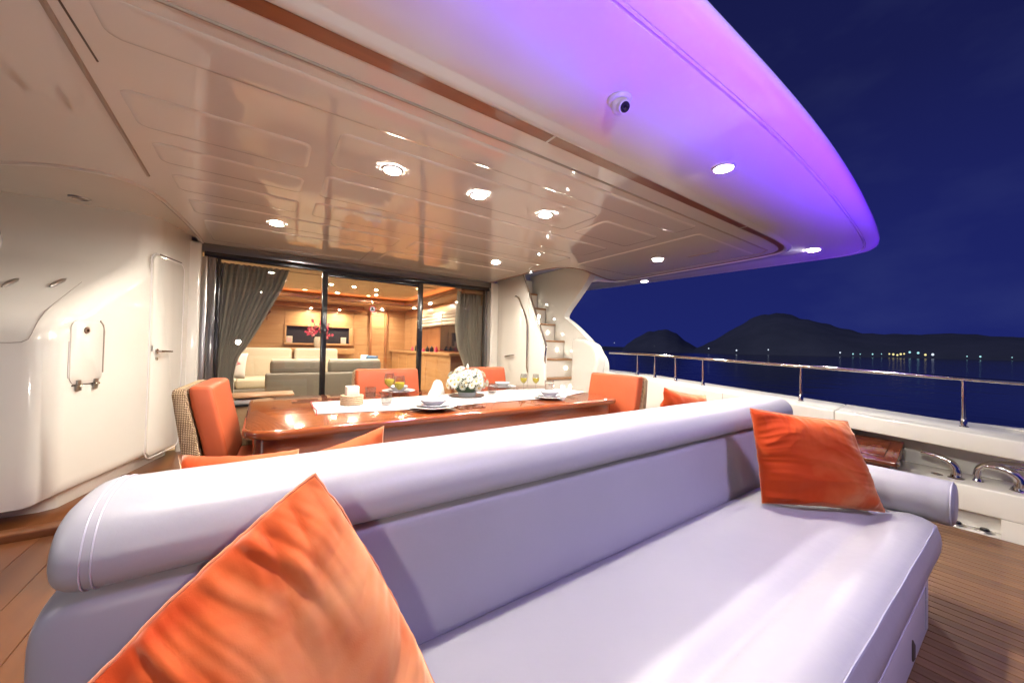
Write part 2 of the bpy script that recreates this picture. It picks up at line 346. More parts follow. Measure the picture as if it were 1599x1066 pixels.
# ------------------------------------------------------------------ overhead
ZC=2.30
notch=smoothline([(4.62,3.2,0),(4.62,3.84,0),(4.02,3.66,0),(3.55,3.50,0),(3.24,3.60,0),(3.15,3.95,0),(3.12,4.6,0),(3.11,5.3,0)],3)
corner=smoothline([(3.9,1.47,0),(4.45,1.50,0),(4.60,1.66,0),(4.62,2.1,0)],3)
holeL=smoothline([(-.60,5.30,0),(-.60,4.75,0),(-.645,4.25,0),(-.70,3.72,0),(-.84,3.49,0),(-1.03,3.50,0),(-1.2,3.56,0),(-1.45,3.73,0),(-3.2,5.0,0)],3)
inner=[Vector((-3.2,1.47,0))]+[Vector((x,1.47,0)) for x in (-1,1,3)]+corner+notch+holeL
# ceiling slab
def slab(poly,z0,z1):
    return prism(nb(),[(p[0],p[1],z0) for p in poly],(0,0,z1-z0))
ceil=tag(obj('ceiling',slab([(p.x,p.y) for p in inner],ZC,ZC+.05),M['ceiling'],bevel=0,smooth=False),kind='structure')
# raised panels pressed into the ceiling moulding
def cpanel(x0,y0,x1,y1,r=.05,h=.0065,ch=.020):
    bm=nb(); rings=[]
    for d,z in ((0,ZC-.0005),(0,ZC-.002),(ch*.35,ZC-h*.75),(ch,ZC-h),(ch+.01,ZC-h-.0004)):
        rings.append([Vector((p[0],p[1],z)) for p in rrect(x0+d,y0+d,x1-d,y1-d,max(r-d,.008))])
    loft(bm,rings,True,True); return obj('ceiling_panel',bm,M['ceiling'],ceil,ang=60)
for p in [(-.56,2.26,.19,2.60),(-.55,2.76,.19,3.04),(-.54,3.22,.19,3.52),(-.52,3.70,1.14,4.06),(-.49,4.24,1.0,5.05),
          (.30,2.03,2.24,2.46),(.30,2.62,3.05,3.02),(.30,3.16,3.02,3.52),(1.28,3.68,3.0,4.06),(1.16,4.24,2.98,5.05),
          (3.30,1.76,4.47,3.36),(2.36,2.06,3.12,2.46),(-.50,1.68,3.12,1.90)]:
    cpanel(*p)
def cseam(pts,r=.006,name='ceiling_seam',mat='shadow_gap',z=ZC-.001,parent=None):
    return obj(name,tube(nb(),[(p[0],p[1],z) for p in pts],r,6),M[mat],ceil if parent is None else parent)
cseam([(-.62,1.6),(-.64,2.3),(-.67,3.35)],.011)
cseam([(-.585,1.6),(-.575,2.1)],.004,mat='seam')
cseam([(-.55,1.60),(1.0,1.60),(3.0,1.61),(4.40,1.62),(4.50,1.72),(4.52,2.2),(4.50,3.55)],.008)
vent=tag(obj('ceiling_vent',bx((3.98,1.93,ZC-.018),(4.02,2.26,ZC-.009)),M['shadow_gap'],loc=(4.0,2.1,ZC-.01),bevel=.004),'narrow slot vent in the right-hand panel of the cream ceiling','vent')
# wooden trim strip around the inner ceiling
def ribbon(path,w0,w1,z0,z1,name,mat,parent=None):
    bm=nb(); rings=[]; n=len(path)
    for i,p in enumerate(path):
        d=(path[min(i+1,n-1)]-path[max(i-1,0)]).normalized(); nn=Vector((d.y,-d.x,0)); t=i/(n-1); w=w0[i] if isinstance(w0,list) else w0
        a=p; b=p+nn*w
        rings.append([Vector((a.x,a.y,z0)),Vector((b.x,b.y,z0)),Vector((b.x,b.y,z1)),Vector((a.x,a.y,z1))])
    return obj(name,loft(bm,rings),M[mat],parent)
path=inner[:4]+corner+notch
ws=[.072 if p.x<4.2 and p.y<1.6 else .030 for p in path]
for k in range(len(ws)):
    p=path[k]
    if p.x>4.2 and p.y<2.0: ws[k]=.072-.042*min(1,max(0,(p.x-4.2)/.4))
trimo=ribbon(path,ws,0,ZC-.004,ZC+.03,'trim_strip','trimwood',ceil)
# short joint covers on the trim
for x in (1.20,3.42):
    obj('joint_cover',bx((x,1.392,ZC-.006),(x+.012,1.474,ZC+.02)),M['ceiling'],trimo)
# outer overhang
outer=smoothline([(-3.2,.72,0),(-1,.64,0),(0,.615,0),(1.06,.60,0),(2.1,.60,0),(3.06,.65,0),(4.0,.735,0),(4.67,.81,0),(5.12,.88,0),(5.36,.98,0),(5.43,1.15,0),(5.40,1.5,0),(5.36,2.0,0),(5.28,2.74,0),(5.16,3.9,0),(5.03,5.0,0),(4.9,6.5,0)],2)
inn=[p+Vector((0,0,0)) for p in path[:4]+corner]+[Vector((4.62,2.8,0)),Vector((4.62,3.84,0)),Vector((4.30,3.95,0)),Vector((4.24,4.4,0)),Vector((4.24,5.3,0)),Vector((4.24,6.5,0))]
def resample(pl,n):
    ds=[0]
    for a,b in zip(pl,pl[1:]): ds.append(ds[-1]+(b-a).length)
    out=[]; j=0
    for i in range(n):
        t=ds[-1]*i/(n-1)
        while j<len(ds)-2 and ds[j+1]<t: j+=1
        u=(t-ds[j])/max(1e-9,ds[j+1]-ds[j]); out.append(pl[j]+(pl[j+1]-pl[j])*u)
    return out
NN=120
# match inner and outer by angle segments: aft run, then corner, then side run
oa=[p for p in outer if p.y<1.15]; ob=[p for p in outer if p.y>=1.15]
ia=inn[:4]+[p for p in corner if p.x+p.y*0<4.6 and p.y<1.62]; ib=[p for p in corner if not (p.x<4.6 and p.y<1.62)]+inn[4+len(corner):]
O=resample(oa,NN)+resample([oa[-1]]+ob,NN)[1:]; I=resample(ia,NN)+resample([ia[-1]]+ib,NN)[1:]
def offs(line,dist):
    out=[];n=len(line)
    for i,p in enumerate(line):
        d=(line[min(i+1,n-1)]-line[max(i-1,0)]).normalized(); out.append(p+Vector((d.y,-d.x,0))*dist)
    return out
lip2=obj('ceiling_seam',tube(nb(),[(p.x,p.y,ZC+.035) for p in offs(holeL,.036)],.016,6),M['shadow_gap'],ceil)
I2=[]
I0=offs(I,0)
def wtrim(p): return (.074-.044*min(1,max(0,(p.x-4.2)/.4))) if p.y<2.0 else .032
rows=[]
It=[a+(b-a).normalized()*0 for a,b in zip(I,O)]
def mixrow(f,z,off=0):
    r=[]
    for a,b in zip(I,O):
        d=(b-a); ln=d.length; dd=d/ln; w=wtrim(a)
        q=a+dd*(w+ (ln-w)*f+off); r.append(Vector((q.x,q.y,z)))
    return r
def endrow(dist,z):
    r=[]
    for a,b in zip(I,O):
        d=(b-a).normalized(); q=b-d*dist; r.append(Vector((q.x,q.y,z)))
    return r
rows=[mixrow(0,ZC+.03,.001),mixrow(0,ZC+.006,.001),mixrow(0,ZC-.004,.006),mixrow(0,ZC-.012,.02),mixrow(0,ZC-.014,.04),mixrow(0,ZC-.008,.06),mixrow(0,ZC+.004,.085),mixrow(0,ZC+.008,.10),mixrow(.35,ZC+.004),mixrow(.55,ZC),
      endrow(.175,ZC),endrow(.171,ZC+.014),endrow(.164,ZC+.014),endrow(.161,ZC),endrow(.150,ZC),endrow(.147,ZC+.009),endrow(.144,ZC),endrow(.11,ZC),endrow(.085,ZC+.003),endrow(.06,ZC+.006),endrow(.038,ZC+.012),endrow(.022,ZC+.020),endrow(.012,ZC+.030),endrow(.007,ZC+.042),endrow(.008,ZC+.056),endrow(.016,ZC+.072),endrow(.035,ZC+.088),endrow(.08,ZC+.12),endrow(.16,ZC+.25)]
bm=nb(); loft(bm,rows,False,False)
over=tag(obj('overhang',bm,M['overhang'],ang=40,norm=False),kind='structure')
ov=over.data
# top skin that closes the deck above, and the stairwell above the steps
tag(obj('upper_deck',bx((-3.2,1.1,ZC+.26),(4.4,9.9,ZC+.32)),M['gelcoat'],bevel=.01),kind='structure')
# port side overhead, set slightly higher
side=tag(obj('side_ceiling',bx((-3.2,3.3,ZC+.055),(-.60,5.3,ZC+.10)),M['gelcoat']),kind='structure')
lip=obj('ceiling_lip',tube(nb(),[(p.x,p.y,ZC+.004) for p in holeL],.020,8),M['ceiling'],ceil)
_e=[]


# downlights
def downlight(x,y,z,label,group,r=.046,mat='lamp'):
    t=thing('ceiling_light',label,'ceiling light',(x,y,z),group)
    obj('bezel',lathe(nb(),[(r,-.002),(r+.004,-.012),(r+.016,-.012),(r+.020,-.004),(r+.020,0)],(0,0,0),24),M['paint_white'],t,rel=True)
    obj('lens',lathe(nb(),[(.0005,-.010),(r*.6,-.0095),(r,-.006),(r,0)],(0,0,0),20),M[mat],t,rel=True); return t
g='downlights in the aft deck overhead'
for x,y,l in [(.624,2.254,'leftmost lit downlight in the front row of three above the dining table'),(1.236,2.254,'middle lit downlight in the front row of three above the table'),(1.852,2.254,'right lit downlight in the front row of three above the table'),
              (.061,3.917,'lit round downlight just in front of the left glass door panel'),(2.404,3.90,'lit round downlight in front of the right glass door near the stairs'),
              (3.843,2.552,'lit downlight in the right-hand ceiling panel inside the wood trim'),(4.935,3.509,'smallest lit downlight at the outer right edge beyond the stair opening'),
              (4.749,1.318,'lit downlight at the rounded right corner of the purple overhang'),(2.229,1.05,'brightest lit downlight in the purple overhang right of the dome camera')]:
    downlight(x,y,(ZC-.010 if (y>2.0 and x<4.5) else ZC+.003),l,g)
downlight(-.1,1.05,ZC+.003,'lit downlight in the overhang out of view to the left',g)
t=thing('unlit_downlight','unlit oval downlight in the cream side ceiling above the port cabinet','ceiling light',(-1.371,4.832-.45,ZC+.055))
t.location=(-1.28,4.44,ZC+.055); ORG[t.name]=Vector(t.location)
obj('bezel',lathe(nb(),[(.045,-.001),(.048,-.010),(.062,-.010),(.066,0)],n=24),M['steel'],t,rel=True)
obj('lens',lathe(nb(),[(.0005,-.004),(.045,-.003)],n=20),M['shadow_gap'],t,rel=True)

# dome security camera
t=thing('security_camera','white dome security camera with dark lens under the purple overhang','camera',(1.255,1.03,ZC+.005))
obj('base',lathe(nb(),[(.0005,0),(.050,0),(.052,-.012),(.046,-.022),(.030,-.026)],n=28),M['paint_white'],t,rel=True)
bm=nb(); bmesh.ops.create_uvsphere(bm,u_segments=24,v_segments=14,radius=.038); bmesh.ops.translate(bm,verts=bm.verts,vec=(0,-.004,-.036)); obj('dome',bm,M['paint_white'],t,rel=True)
d=Vector((-.25,-.72,-.62)).normalized(); c0=Vector((0,-.004,-.036))
sh=obj('lens_housing',tube(nb(),[c0+d*.025,c0+d*.046,c0+d*.050],[.030,.026,.020],20),M['paint_white'],t,rel=True)
obj('lens',tube(nb(),[c0+d*.048,c0+d*.054],[.022,.019],20),M['black'],sh,rel=True)
obj('lens_glass',tube(nb(),[c0+d*.054,c0+d*.058],[.010,.004],16),M['black_glass'],sh,rel=True)

# ------------------------------------------------------------------ port cabinet (white moulding)
A=Vector((-1.13,3.62,0)); B=Vector((-.69,5.24,0)); dAB=(B-A); 
def sf(y,z,off=0):   # point on the slanted inboard face at depth y
    t=(y-A.y)/dAB.y; nrm=Vector((dAB.y,-dAB.x,0)).normalized(); return Vector((A.x+dAB.x*t,y,z))+nrm*off
cab=thing('port_cabinet','large white moulded cabinet with sloping top on the left of the deck','cabinet',(-1.3,4.2,0))
prof=[(3.62,.12),(5.24,.10),(5.24,2.352),(4.64,2.352),(4.62,2.10),(4.58,1.93),(4.50,1.83),(4.38,1.75),(4.26,1.68),(4.05,1.56),(3.86,1.44),(3.72,1.33),(3.64,1.22),(3.62,1.15)]
def inset(pl,d):
    n=len(pl); out=[]
    for i in range(n):
        a=Vector(pl[i-1]); p=Vector(pl[i]); b=Vector(pl[(i+1)%n]); n1=Vector((-(p-a).y,(p-a).x)).normalized(); n2=Vector((-(b-p).y,(b-p).x)).normalized()
        m=(n1+n2).normalized(); c=max(.5,m.dot(n1)); out.append(p+m*d/c)
    return out
bprof=[(3.62,.12),(5.34,.10),(5.34,2.50),(4.64,2.50),(4.64,2.2),(4.62,2.06),(4.57,1.94),(4.50,1.86)]+[(4.50-.067*k,1.86-.0418*k) for k in range(1,12)]+[(3.70,1.345),(3.66,1.30),(3.635,1.24),(3.62,1.17)]
bprof=[(p[0],p[1]) for i,p in enumerate(bprof)]
bm=nb(); rings=[[sf(y,z)+Vector((-2.0,0,0)) for y,z in bprof],[sf(y,z)+Vector((-.13,0,0)) for y,z in bprof]]
RR=.11
for k in range(1,9):
    a=R(90*k/8); rings.append([sf(y,z)+Vector((-.13+.13*math.sin(a),0,0)) for y,z in inset(bprof,RR*(1-math.cos(a)))])
loft(bm,rings); obj('cabinet_body',bm,M['gelcoat'],cab,ang=60)
bm=nb(); prism(bm,[(-3,3.86,0),(-1.24,3.86,0),(-1.17,3.90,0),(-.82,5.15,0),(-3,5.15,0)],(0,0,.20)); obj('plinth',bm,M['gelcoat'],cab,bevel=.01)
# raised door and hatch outlines on the slanted face
def facepanel(y0,y1,z0,z1,r,name,mat,off0=-.002,off1=.012,parent=cab,top=None):
    bm=nb(); rings=[]
    for dd,o in ((0,off0),(0,off1*.5),(.006,off1)):
        ring=[]
        for (u,v) in rrect(y0+dd,z0+dd,y1-dd,z1-dd,max(r-dd,.01),6):
            ring.append(sf(u,v,o))
        rings.append(ring)
    loft(bm,rings,True,True); return obj(name,bm,M[mat],parent,ang=50)
def faceframe(y0,y1,z0,z1,r,rad,name,mat,parent=cab,off=.0):
    pts=[sf(u,v,off) for u,v in rrect(y0,z0,y1,z1,r,6)]; pts.append(pts[0]); pts.append(pts[1])
    return obj(name,tube(nb(),pts,rad,6,False),M[mat],parent)
door=facepanel(4.60,5.10,.13,1.99,.07,'door','gelcoat',off1=.010)
faceframe(4.58,5.12,.11,2.01,.08,.007,'door_gasket','overhang',door)
hy=4.675
hd=obj('handle',tube(nb(),[sf(hy,1.10,.008),sf(hy,1.10,.05),sf(hy+.03,1.10,.058),sf(hy+.16,1.095,.055)],[.012,.010,.010,.008],10),M['chrome'],door)
obj('rosette',tube(nb(),[sf(hy,1.10,.010),sf(hy,1.10,.02)],.022,16),M['chrome'],door)
obj('lock',tube(nb(),[sf(hy,1.03,.010),sf(hy,1.03,.022)],.015,14),M['chrome'],door)
obj('latch_plate',prism(nb(),[sf(4.60,1.10,.011),sf(4.615,1.10,.011),sf(4.615,1.15,.011),sf(4.60,1.15,.011)],(.003,-.003,0)),M['steel'],door)
obj('latch_plate',prism(nb(),[sf(5.07,.42,.012),sf(5.09,.42,.012),sf(5.09,.48,.012),sf(5.07,.48,.012)],(.003,-.003,0)),M['steel'],door)
obj('top_seam',tube(nb(),[sf(4.68,2.012,.011),sf(5.04,2.012,.011)],.005,6),M['seam'],door)
hat=facepanel(3.745,4.03,.88,1.33,.06,'hatch','gelcoat',off1=.008)
obj('hatch_gap',tube(nb(),[sf(4.04,.95,.002),sf(4.042,1.26,.002),sf(4.03,1.31,.002),sf(4.0,1.338,.002)],.0055,6),M['shadow_gap'],hat)
obj('hatch_gap',tube(nb(),[sf(3.77,.876,.003),sf(4.0,.876,.003)],.005,6),M['seam'],hat)
obj('hatch_gap',tube(nb(),[sf(3.735,.93,.002),sf(3.735,1.18,.002)],.004,6),M['overhang'],hat)
lk=obj('hatch_lock',tube(nb(),[sf(3.865,1.262,.006),sf(3.865,1.262,.016)],.023,18),M['steel'],hat)
obj('keyhole',tube(nb(),[sf(3.865,1.262,.0165),sf(3.865,1.262,.018)],.010,12),M['black'],lk)
for y in (3.81,3.965):
    hg=obj('hinge',prism(nb(),[sf(y-.018,.835,.004),sf(y+.018,.835,.004),sf(y+.018,.91,.004),sf(y-.018,.91,.004)],(.012,-.004,0)),M['steel'],hat,bevel=.003)
    obj('hinge_pin',tube(nb(),[sf(y-.020,.873,.018),sf(y+.020,.873,.018)],.006,8),M['chrome'],hg)
# locker lid on the sloping top, two recessed pulls
def sl(x,y,off=0):
    z=1.19+.655*(y-3.64); return Vector((x,y,z+.02+off))
lidp=[(-2.7,3.66),(-1.30,3.66),(-1.26,3.70),(-1.08,4.22),(-1.10,4.30),(-2.7,4.30)]
def toph(y):
    return -.948+.624*y+.001
def toph_old(y):
    for (y0,z0),(y1,z1) in zip(list(reversed(prof[3:])),list(reversed(prof[3:]))[1:]):
        if y0<=y<=y1: return z0+(z1-z0)*(y-y0)/(y1-y0)
    return 1.7
obj('lid_seam',tube(nb(),smoothline([(-2.7,3.617,1.165),(-1.33,3.617,1.165),(-1.24,3.618,1.175),(-1.222,3.635,1.24),(-1.216,3.665,1.305),(-1.21,3.70,1.347),(-1.207,3.74,toph(3.74)),(-1.188,3.93,toph(3.93)),(-1.165,4.14,toph(4.14))],1),.0022,6),M['shadow_gap'],cab)
for p,q in (((-1.482,3.983),(-1.46,4.108)),((-1.286,4.027),(-1.253,4.162))):
    p0=Vector((p[0],p[1],toph(p[1])+.004)); p1=Vector((q[0],q[1],toph(q[1])+.004))
    obj('recessed_pull',tube(nb(),[p0,p0*.8+p1*.2,p0*.2+p1*.8,p1],[.005,.014,.014,.005],10),M['steel'],cab)
# wing at the extreme left edge rising behind the cabinet top
bm=nb(); prism(bm,[(-1.66,4.56,1.60),(-1.66,4.60,1.74),(-1.80,4.60,2.352),(-2.3,4.60,2.352),(-2.3,4.56,1.6)],(0,-.08,0)); obj('side_wing',bm,M['overhang'],cab,bevel=.02,seg=3)

# ------------------------------------------------------------------ saloon front: pillar, frames, glass, curtains
dw=thing('sliding_door','wide glass sliding door front with dark frames between deck and saloon','glass door',(1.28,5.3,0))
dpil=tag(obj('left_pillar',bx((-.76,5.22,0),(-.60,5.36,2.30)),M['gelcoat'],bevel=.02,loc=(-.68,5.3,0),seg=3),'narrow white pillar left of the glass doors','pillar')
tag(obj('right_pillar',bx((3.15,5.22,0),(3.30,5.36,2.30)),M['gelcoat'],bevel=.02,loc=(3.2,5.3,0),seg=3),'narrow white pillar right of the glass doors by the stairs','pillar')
obj('header',bx((-.60,5.235,2.205),(3.15,5.36,2.30)),M['greymetal'],dw,bevel=.008)
obj('header_track',bx((-.58,5.25,2.150),(3.13,5.34,2.204)),M['darkmetal'],dw,bevel=.004)
for x0,x1,m in ((-.60,-.545,'steel'),(-.540,-.47,'greymetal'),(-.465,-.435,'darkmetal'),(3.09,3.15,'steel'),(3.05,3.085,'greymetal')):
    obj('jamb',bx((x0,5.24,0.02),(x1,5.35,2.149)),M[m],dw,bevel=.006)
for x in (.60,1.895):
    obj('door_stile',bx((x,5.245,.03),(x+.065,5.315,2.149)),M['darkmetal'],dw,bevel=.006)
obj('door_rail',bx((.665,5.26,2.09),(1.895,5.305,2.149)),M['darkmetal'],dw,bevel=.004)
obj('threshold',bx((-.60,5.24,-.005),(3.15,5.36,.03)),M['steel'],dw,bevel=.004)
for x0,x1,y in ((-.435,.60,5.29),(.665,1.895,5.275),(1.96,3.05,5.29)):
    obj('glass_pane',bx((x0,y,.03),(x1,y+.008,2.15 if x0<.6 or x0>1.9 else 2.09)),M['glass'],dw)
# sticker on the middle pane
t=thing('door_sticker','round red and white prohibition sticker on the middle glass pane','sticker',(1.238,5.272,1.703))
def disc(r0,r1,y,n=28):
    bm=nb(); rings=[[Vector((math.cos(a)*r,y+dy,math.sin(a)*r)) for a in [2*math.pi*k/n for k in range(n)]] for r,dy in ((max(r0,.0005),0),(max(r0,.0005),-.0015),(r1,-.0015),(r1,0))]
    return loft(bm,rings,True,False)
obj('white_disc',disc(0,.046,0),M['paint_white'],t,rel=True); obj('red_ring',disc(.037,.048,-.002),M['red'],t,rel=True)
obj('shoe_print',prism(nb(),[(-.022,-.005,-.016),(.022,-.005,-.016),(.024,-.005,-.004),(.006,-.005,0),(.002,-.005,.026),(-.014,-.005,.026),(-.012,-.005,.002),(-.022,-.005,-.004)],(0,.001,0)),M['black'],t,rel=True)

def curtain(x_of,zt,zb,y,label,nf=16,amp=.035):
    """x_of(z)->(x0,x1)"""
    bm=nb(); rings=[]; nz=26; nx=nf*8
    for i in range(nz+1):
        z=zt+(zb-zt)*i/nz; x0,x1=x_of(z); ring=[]
        for j in range(nx+1):
            u=j/nx; w=(x1-x0); a=amp*min(1,.4+w)
            ph=u*nf*2*math.pi+.8*math.sin(u*9+z)+.5*z
            yy=y+a*math.sin(ph)+.012*math.sin(ph*2.3+z*3)
            ring.append(Vector((x0+w*u+.006*math.cos(ph),yy,z)))
        rings.append(ring)
    loft(bm,rings,False,False)
    o=obj('curtain',bm,M['curtain'],loc=((x_of(zt)[0]+x_of(zt)[1])/2,y,zb),ang=180,norm=False)
    return tag(o,label,'curtain')
def lx(z):
    # swept aside: right edge moves left going down
    pts=[(2.2,.26),(1.9,.17),(1.6,.03),(1.35,-.08),(1.15,-.18),(1.0,-.27),(.8,-.30),(0.05,-.28)]
    for (z0,x0),(z1,x1) in zip(pts,pts[1:]):
        if z1<=z<=z0: return (-.50,x0+(x1-x0)*(z0-z)/(z0-z1))
    return (-.50,.30)
curtain(lx,2.15,.06,5.52,'grey green curtain swept aside behind the left glass panel',13)
def rx(z):
    pts=[(2.2,2.66),(1.6,2.63),(1.2,2.68),(.9,2.80),(.05,2.84)]
    for (z0,x0),(z1,x1) in zip(pts,pts[1:]):
        if z1<=z<=z0: return (x0+(x1-x0)*(z0-z)/(z0-z1),3.12)
    return (2.7,3.12)
curtain(rx,2.15,.06,5.50,'grey green curtain hanging behind the right glass panel',7)

# ------------------------------------------------------------------ saloon interior
tag(obj('saloon_floor',bx((-1.4,5.37,-.05),(3.6,9.9,.0)),M['saloon_floor']),kind='structure')
sw=thing('saloon_back_wall','honey coloured panelled back wall of the saloon','wall',(1.0,9.6,0))
obj('wall_core',bx((-1.5,9.66,0),(3.3,9.72,2.5)),M['oak_dark'],sw)
zz=[0,.42,.84,1.20,1.62,1.95,2.18]
xsx=[-1.5,-.62,.36,1.82,2.2,2.62,3.12]
for i in range(len(zz)-1):
    for j in range(len(xsx)-1):
        if abs(zz[i]-1.20)<.01 and abs(xsx[j]-.36)<.01: continue
        obj('panel',bx((xsx[j]+.003,9.62,zz[i]+.003),(xsx[j+1]-.003,9.66,zz[i+1]-.003)),M['oak'],sw,bevel=.003,seg=1)
# niche
nc=obj('niche',bx((.38,9.655,1.22),(1.80,9.66,1.60)),M['mirror'],sw)
for a,b in (((.36,9.60,1.60),(1.82,9.655,1.64)),((.36,9.50,1.17),(1.82,9.655,1.21)),((.36,9.60,1.21),(.40,9.655,1.60)),((1.72,9.58,1.21),(1.82,9.655,1.60))):
    obj('niche_frame',bx(a,b),M['oak'],nc,bevel=.004)
for x in (2.22,2.60):
    obj('pilaster',bx((x-.03,9.56,0),(x+.03,9.618,2.1)),M['oak_dark'],sw,bevel=.006)
# right wall with counter, window and blind
rw=thing('saloon_side_wall','saloon side wall with dark window, wooden counter and blind','wall',(3.3,7.6,0))
obj('wall_core',bx((3.12,5.37,0),(3.20,9.62,2.5)),M['oak_dark'],rw)
for y0,y1 in ((8.45,9.60),(5.40,8.42)):
    obj('panel',bx((3.09,y0,1.92),(3.12,y1,2.14)),M['oak'],rw,bevel=.003,seg=1)
obj('panel',bx((3.09,8.45,1.09),(3.12,9.0,1.90)),M['oak'],rw,bevel=.003,seg=1)
obj('panel',bx((3.09,9.02,1.09),(3.12,9.60,1.90)),M['oak'],rw,bevel=.003,seg=1)
obj('window_glass',bx((3.095,5.5,1.11),(3.12,7.2,1.62)),M['black_glass'],rw)
obj('window_glass',bx((3.10,7.24,1.11),(3.12,8.42,1.62)),M['oak_dark'],rw)
ct=obj('counter_top',bx((2.70,5.9,1.03),(3.12,9.6,1.08)),M['oak'],rw,bevel=.006)
y=5.92
while y<9.5:
    obj('cupboard_door',bx((2.74,y,.08),(2.76,y+.58,1.03)),M['oak'],rw,bevel=.003,seg=1); y+=.6
obj('cupboard_core',bx((2.76,5.92,0.0),(3.12,9.6,1.03)),M['oak_dark'],rw)
lw=tag(obj('saloon_port_wall',bx((-1.56,5.37,0),(-1.5,9.7,2.5)),M['oak'],loc=(-1.5,7.5,0)),'panelled port side wall of the saloon behind the curtain','wall')
for k,(y0,y1) in enumerate(((5.6,6.95),(7.0,8.38))):
    t=thing('roman_blind','raised linen roman blind over the saloon window, '+('nearer the glass door' if k==0 else 'farther from the glass door'),'blind',(3.06,(y0+y1)/2,1.64),'linen blinds over the saloon window')
    for q in range(4):
        obj('fold',tube(nb(),[(3.055-.004*q,y0,1.88-.07*q),(3.055-.004*q,(y0+y1)/2,1.875-.07*q),(3.055-.004*q,y1,1.88-.07*q)],.040,8),M['blind'],t)
# saloon ceiling
sc=tag(obj('saloon_ceiling',bx((-1.5,5.36,2.27),(3.3,9.7,2.33)),M['saloon_ceiling']),kind='structure')
obj('soffit',bx((-1.5,8.35,2.10),(3.2,9.66,2.16)),M['oak'],sc,bevel=.006)
obj('soffit',bx((2.72,5.37,2.10),(3.2,8.349,2.16)),M['oak'],sc,bevel=.006)
obj('soffit_lip',bx((-1.5,8.30,2.13),(2.69,8.349,2.20)),M['oak_dark'],sc,bevel=.006)
obj('soffit_lip',bx((2.67,5.37,2.13),(2.719,8.30,2.20)),M['oak_dark'],sc,bevel=.006)
obj('cornice',bx((-1.5,9.1,2.02),(1.95,9.615,2.097)),M['oak_dark'],sc,bevel=.006)
obj('ceiling_seam',bx((-1.5,6.3,2.262),(2.6,6.315,2.268)),M['seam'],sc)
led=tag(obj('cove_light',bx((-1.45,8.37,2.19),(2.70,8.42,2.205)),M['cove'],loc=(.6,8.4,2.2)),'warm orange cove light strip glowing above the back wall soffit','cove light','orange cove lights in the saloon')
tag(obj('cove_light',bx((2.74,5.45,2.19),(2.79,8.34,2.205)),M['cove'],loc=(2.76,7,2.2)),'warm orange cove light strip running along the side wall soffit','cove light','orange cove lights in the saloon')
g='small downlights in the saloon ceiling'
for i,(x,y,z,l) in enumerate([(.32,5.9,2.27,'small saloon downlight nearest the left glass pane, left of the stile'),(1.08,6.0,2.27,'small saloon downlight behind the middle pane, nearest the glass'),(1.90,5.95,2.27,'small saloon downlight behind the right stile, nearest the glass'),
    (.25,7.25,2.27,'small saloon downlight halfway back, left of the flowers'),(.95,7.1,2.27,'small saloon downlight halfway back above the grey sofa'),(1.33,7.1,2.27,'small saloon downlight halfway back, right of the middle one'),(1.75,7.2,2.27,'small saloon downlight halfway back above the sticker'),
    (-.08,8.1,2.27,'small saloon downlight near the cove, far left'),(1.92,7.9,2.27,'small saloon downlight near the cove at its right corner'),(2.85,7.2,2.10,'small soffit downlight above the counter, nearer the doors'),(2.88,8.3,2.10,'small soffit downlight above the far end of the counter')]):
    downlight(x,y,z,l,g,r=.028,mat='lamp_small')
for x,l in ((.85,'wall washing downlight left above the niche flowers'),(1.45,'wall washing downlight right above the niche'),(2.42,'wall washing downlight between the two pilasters')):
    downlight(x,9.35,2.02 if x<1.95 else 2.10,l,g,r=.026,mat='lamp_small')
# saloon sofas
def cushion(bm,a,b,bev): 
    box(bm,a,b); return bm
def sofa_block(name,a,b,mat,parent,bev=.05,seg=4): return obj(name,bx(a,b),M[mat],parent,bevel=bev,seg=seg)
t=thing('saloon_corner_sofa','cream corner sofa with tall back cushions inside the saloon','sofa',(.2,8.5,0))
sofa_block('seat_base',(-1.3,8.0,.02),(1.4,9.1,.36),'grey_fabric',t,.03)
for x0,x1 in ((-1.25,-.42),(-.41,.50),(.51,1.38)):
    sofa_block('seat_cushion',(x0,8.02,.36),(x1,8.9,.54),'cream_fabric',t)
    sofa_block('back_cushion',(x0+.02,8.82,.50),(x1-.02,9.08,1.10),'cream_fabric',t,.06)
sofa_block('side_seat',(-1.3,6.5,.02),(-.45,8.0,.50),'cream_fabric',t)
sofa_block('side_back',(-1.32,6.5,.45),(-1.1,8.7,1.05),'cream_fabric',t)
t=thing('grey_backed_sofa','long low grey backed sofa with cream cushions seen from behind in the saloon','sofa',(.9,7.0,0))
sofa_block('sofa_back',(.02,6.62,.05),(1.85,6.82,.73),'grey_fabric',t,.04)
sofa_block('sofa_seat',(.04,6.83,.05),(1.84,7.5,.46),'cream_fabric',t,.05)
for x0,x1 in ((.08,.84),(.90,1.76)):
    c=sofa_block('back_cushion',(x0,6.72,.70),(x1,6.92,.93),'grey_fabric',t,.06)
    obj('cushion_trim',bx((x0+.02,6.76,.905),(x1-.02,6.91,.942)),M['cream_fabric'],c,bevel=.012,seg=3)
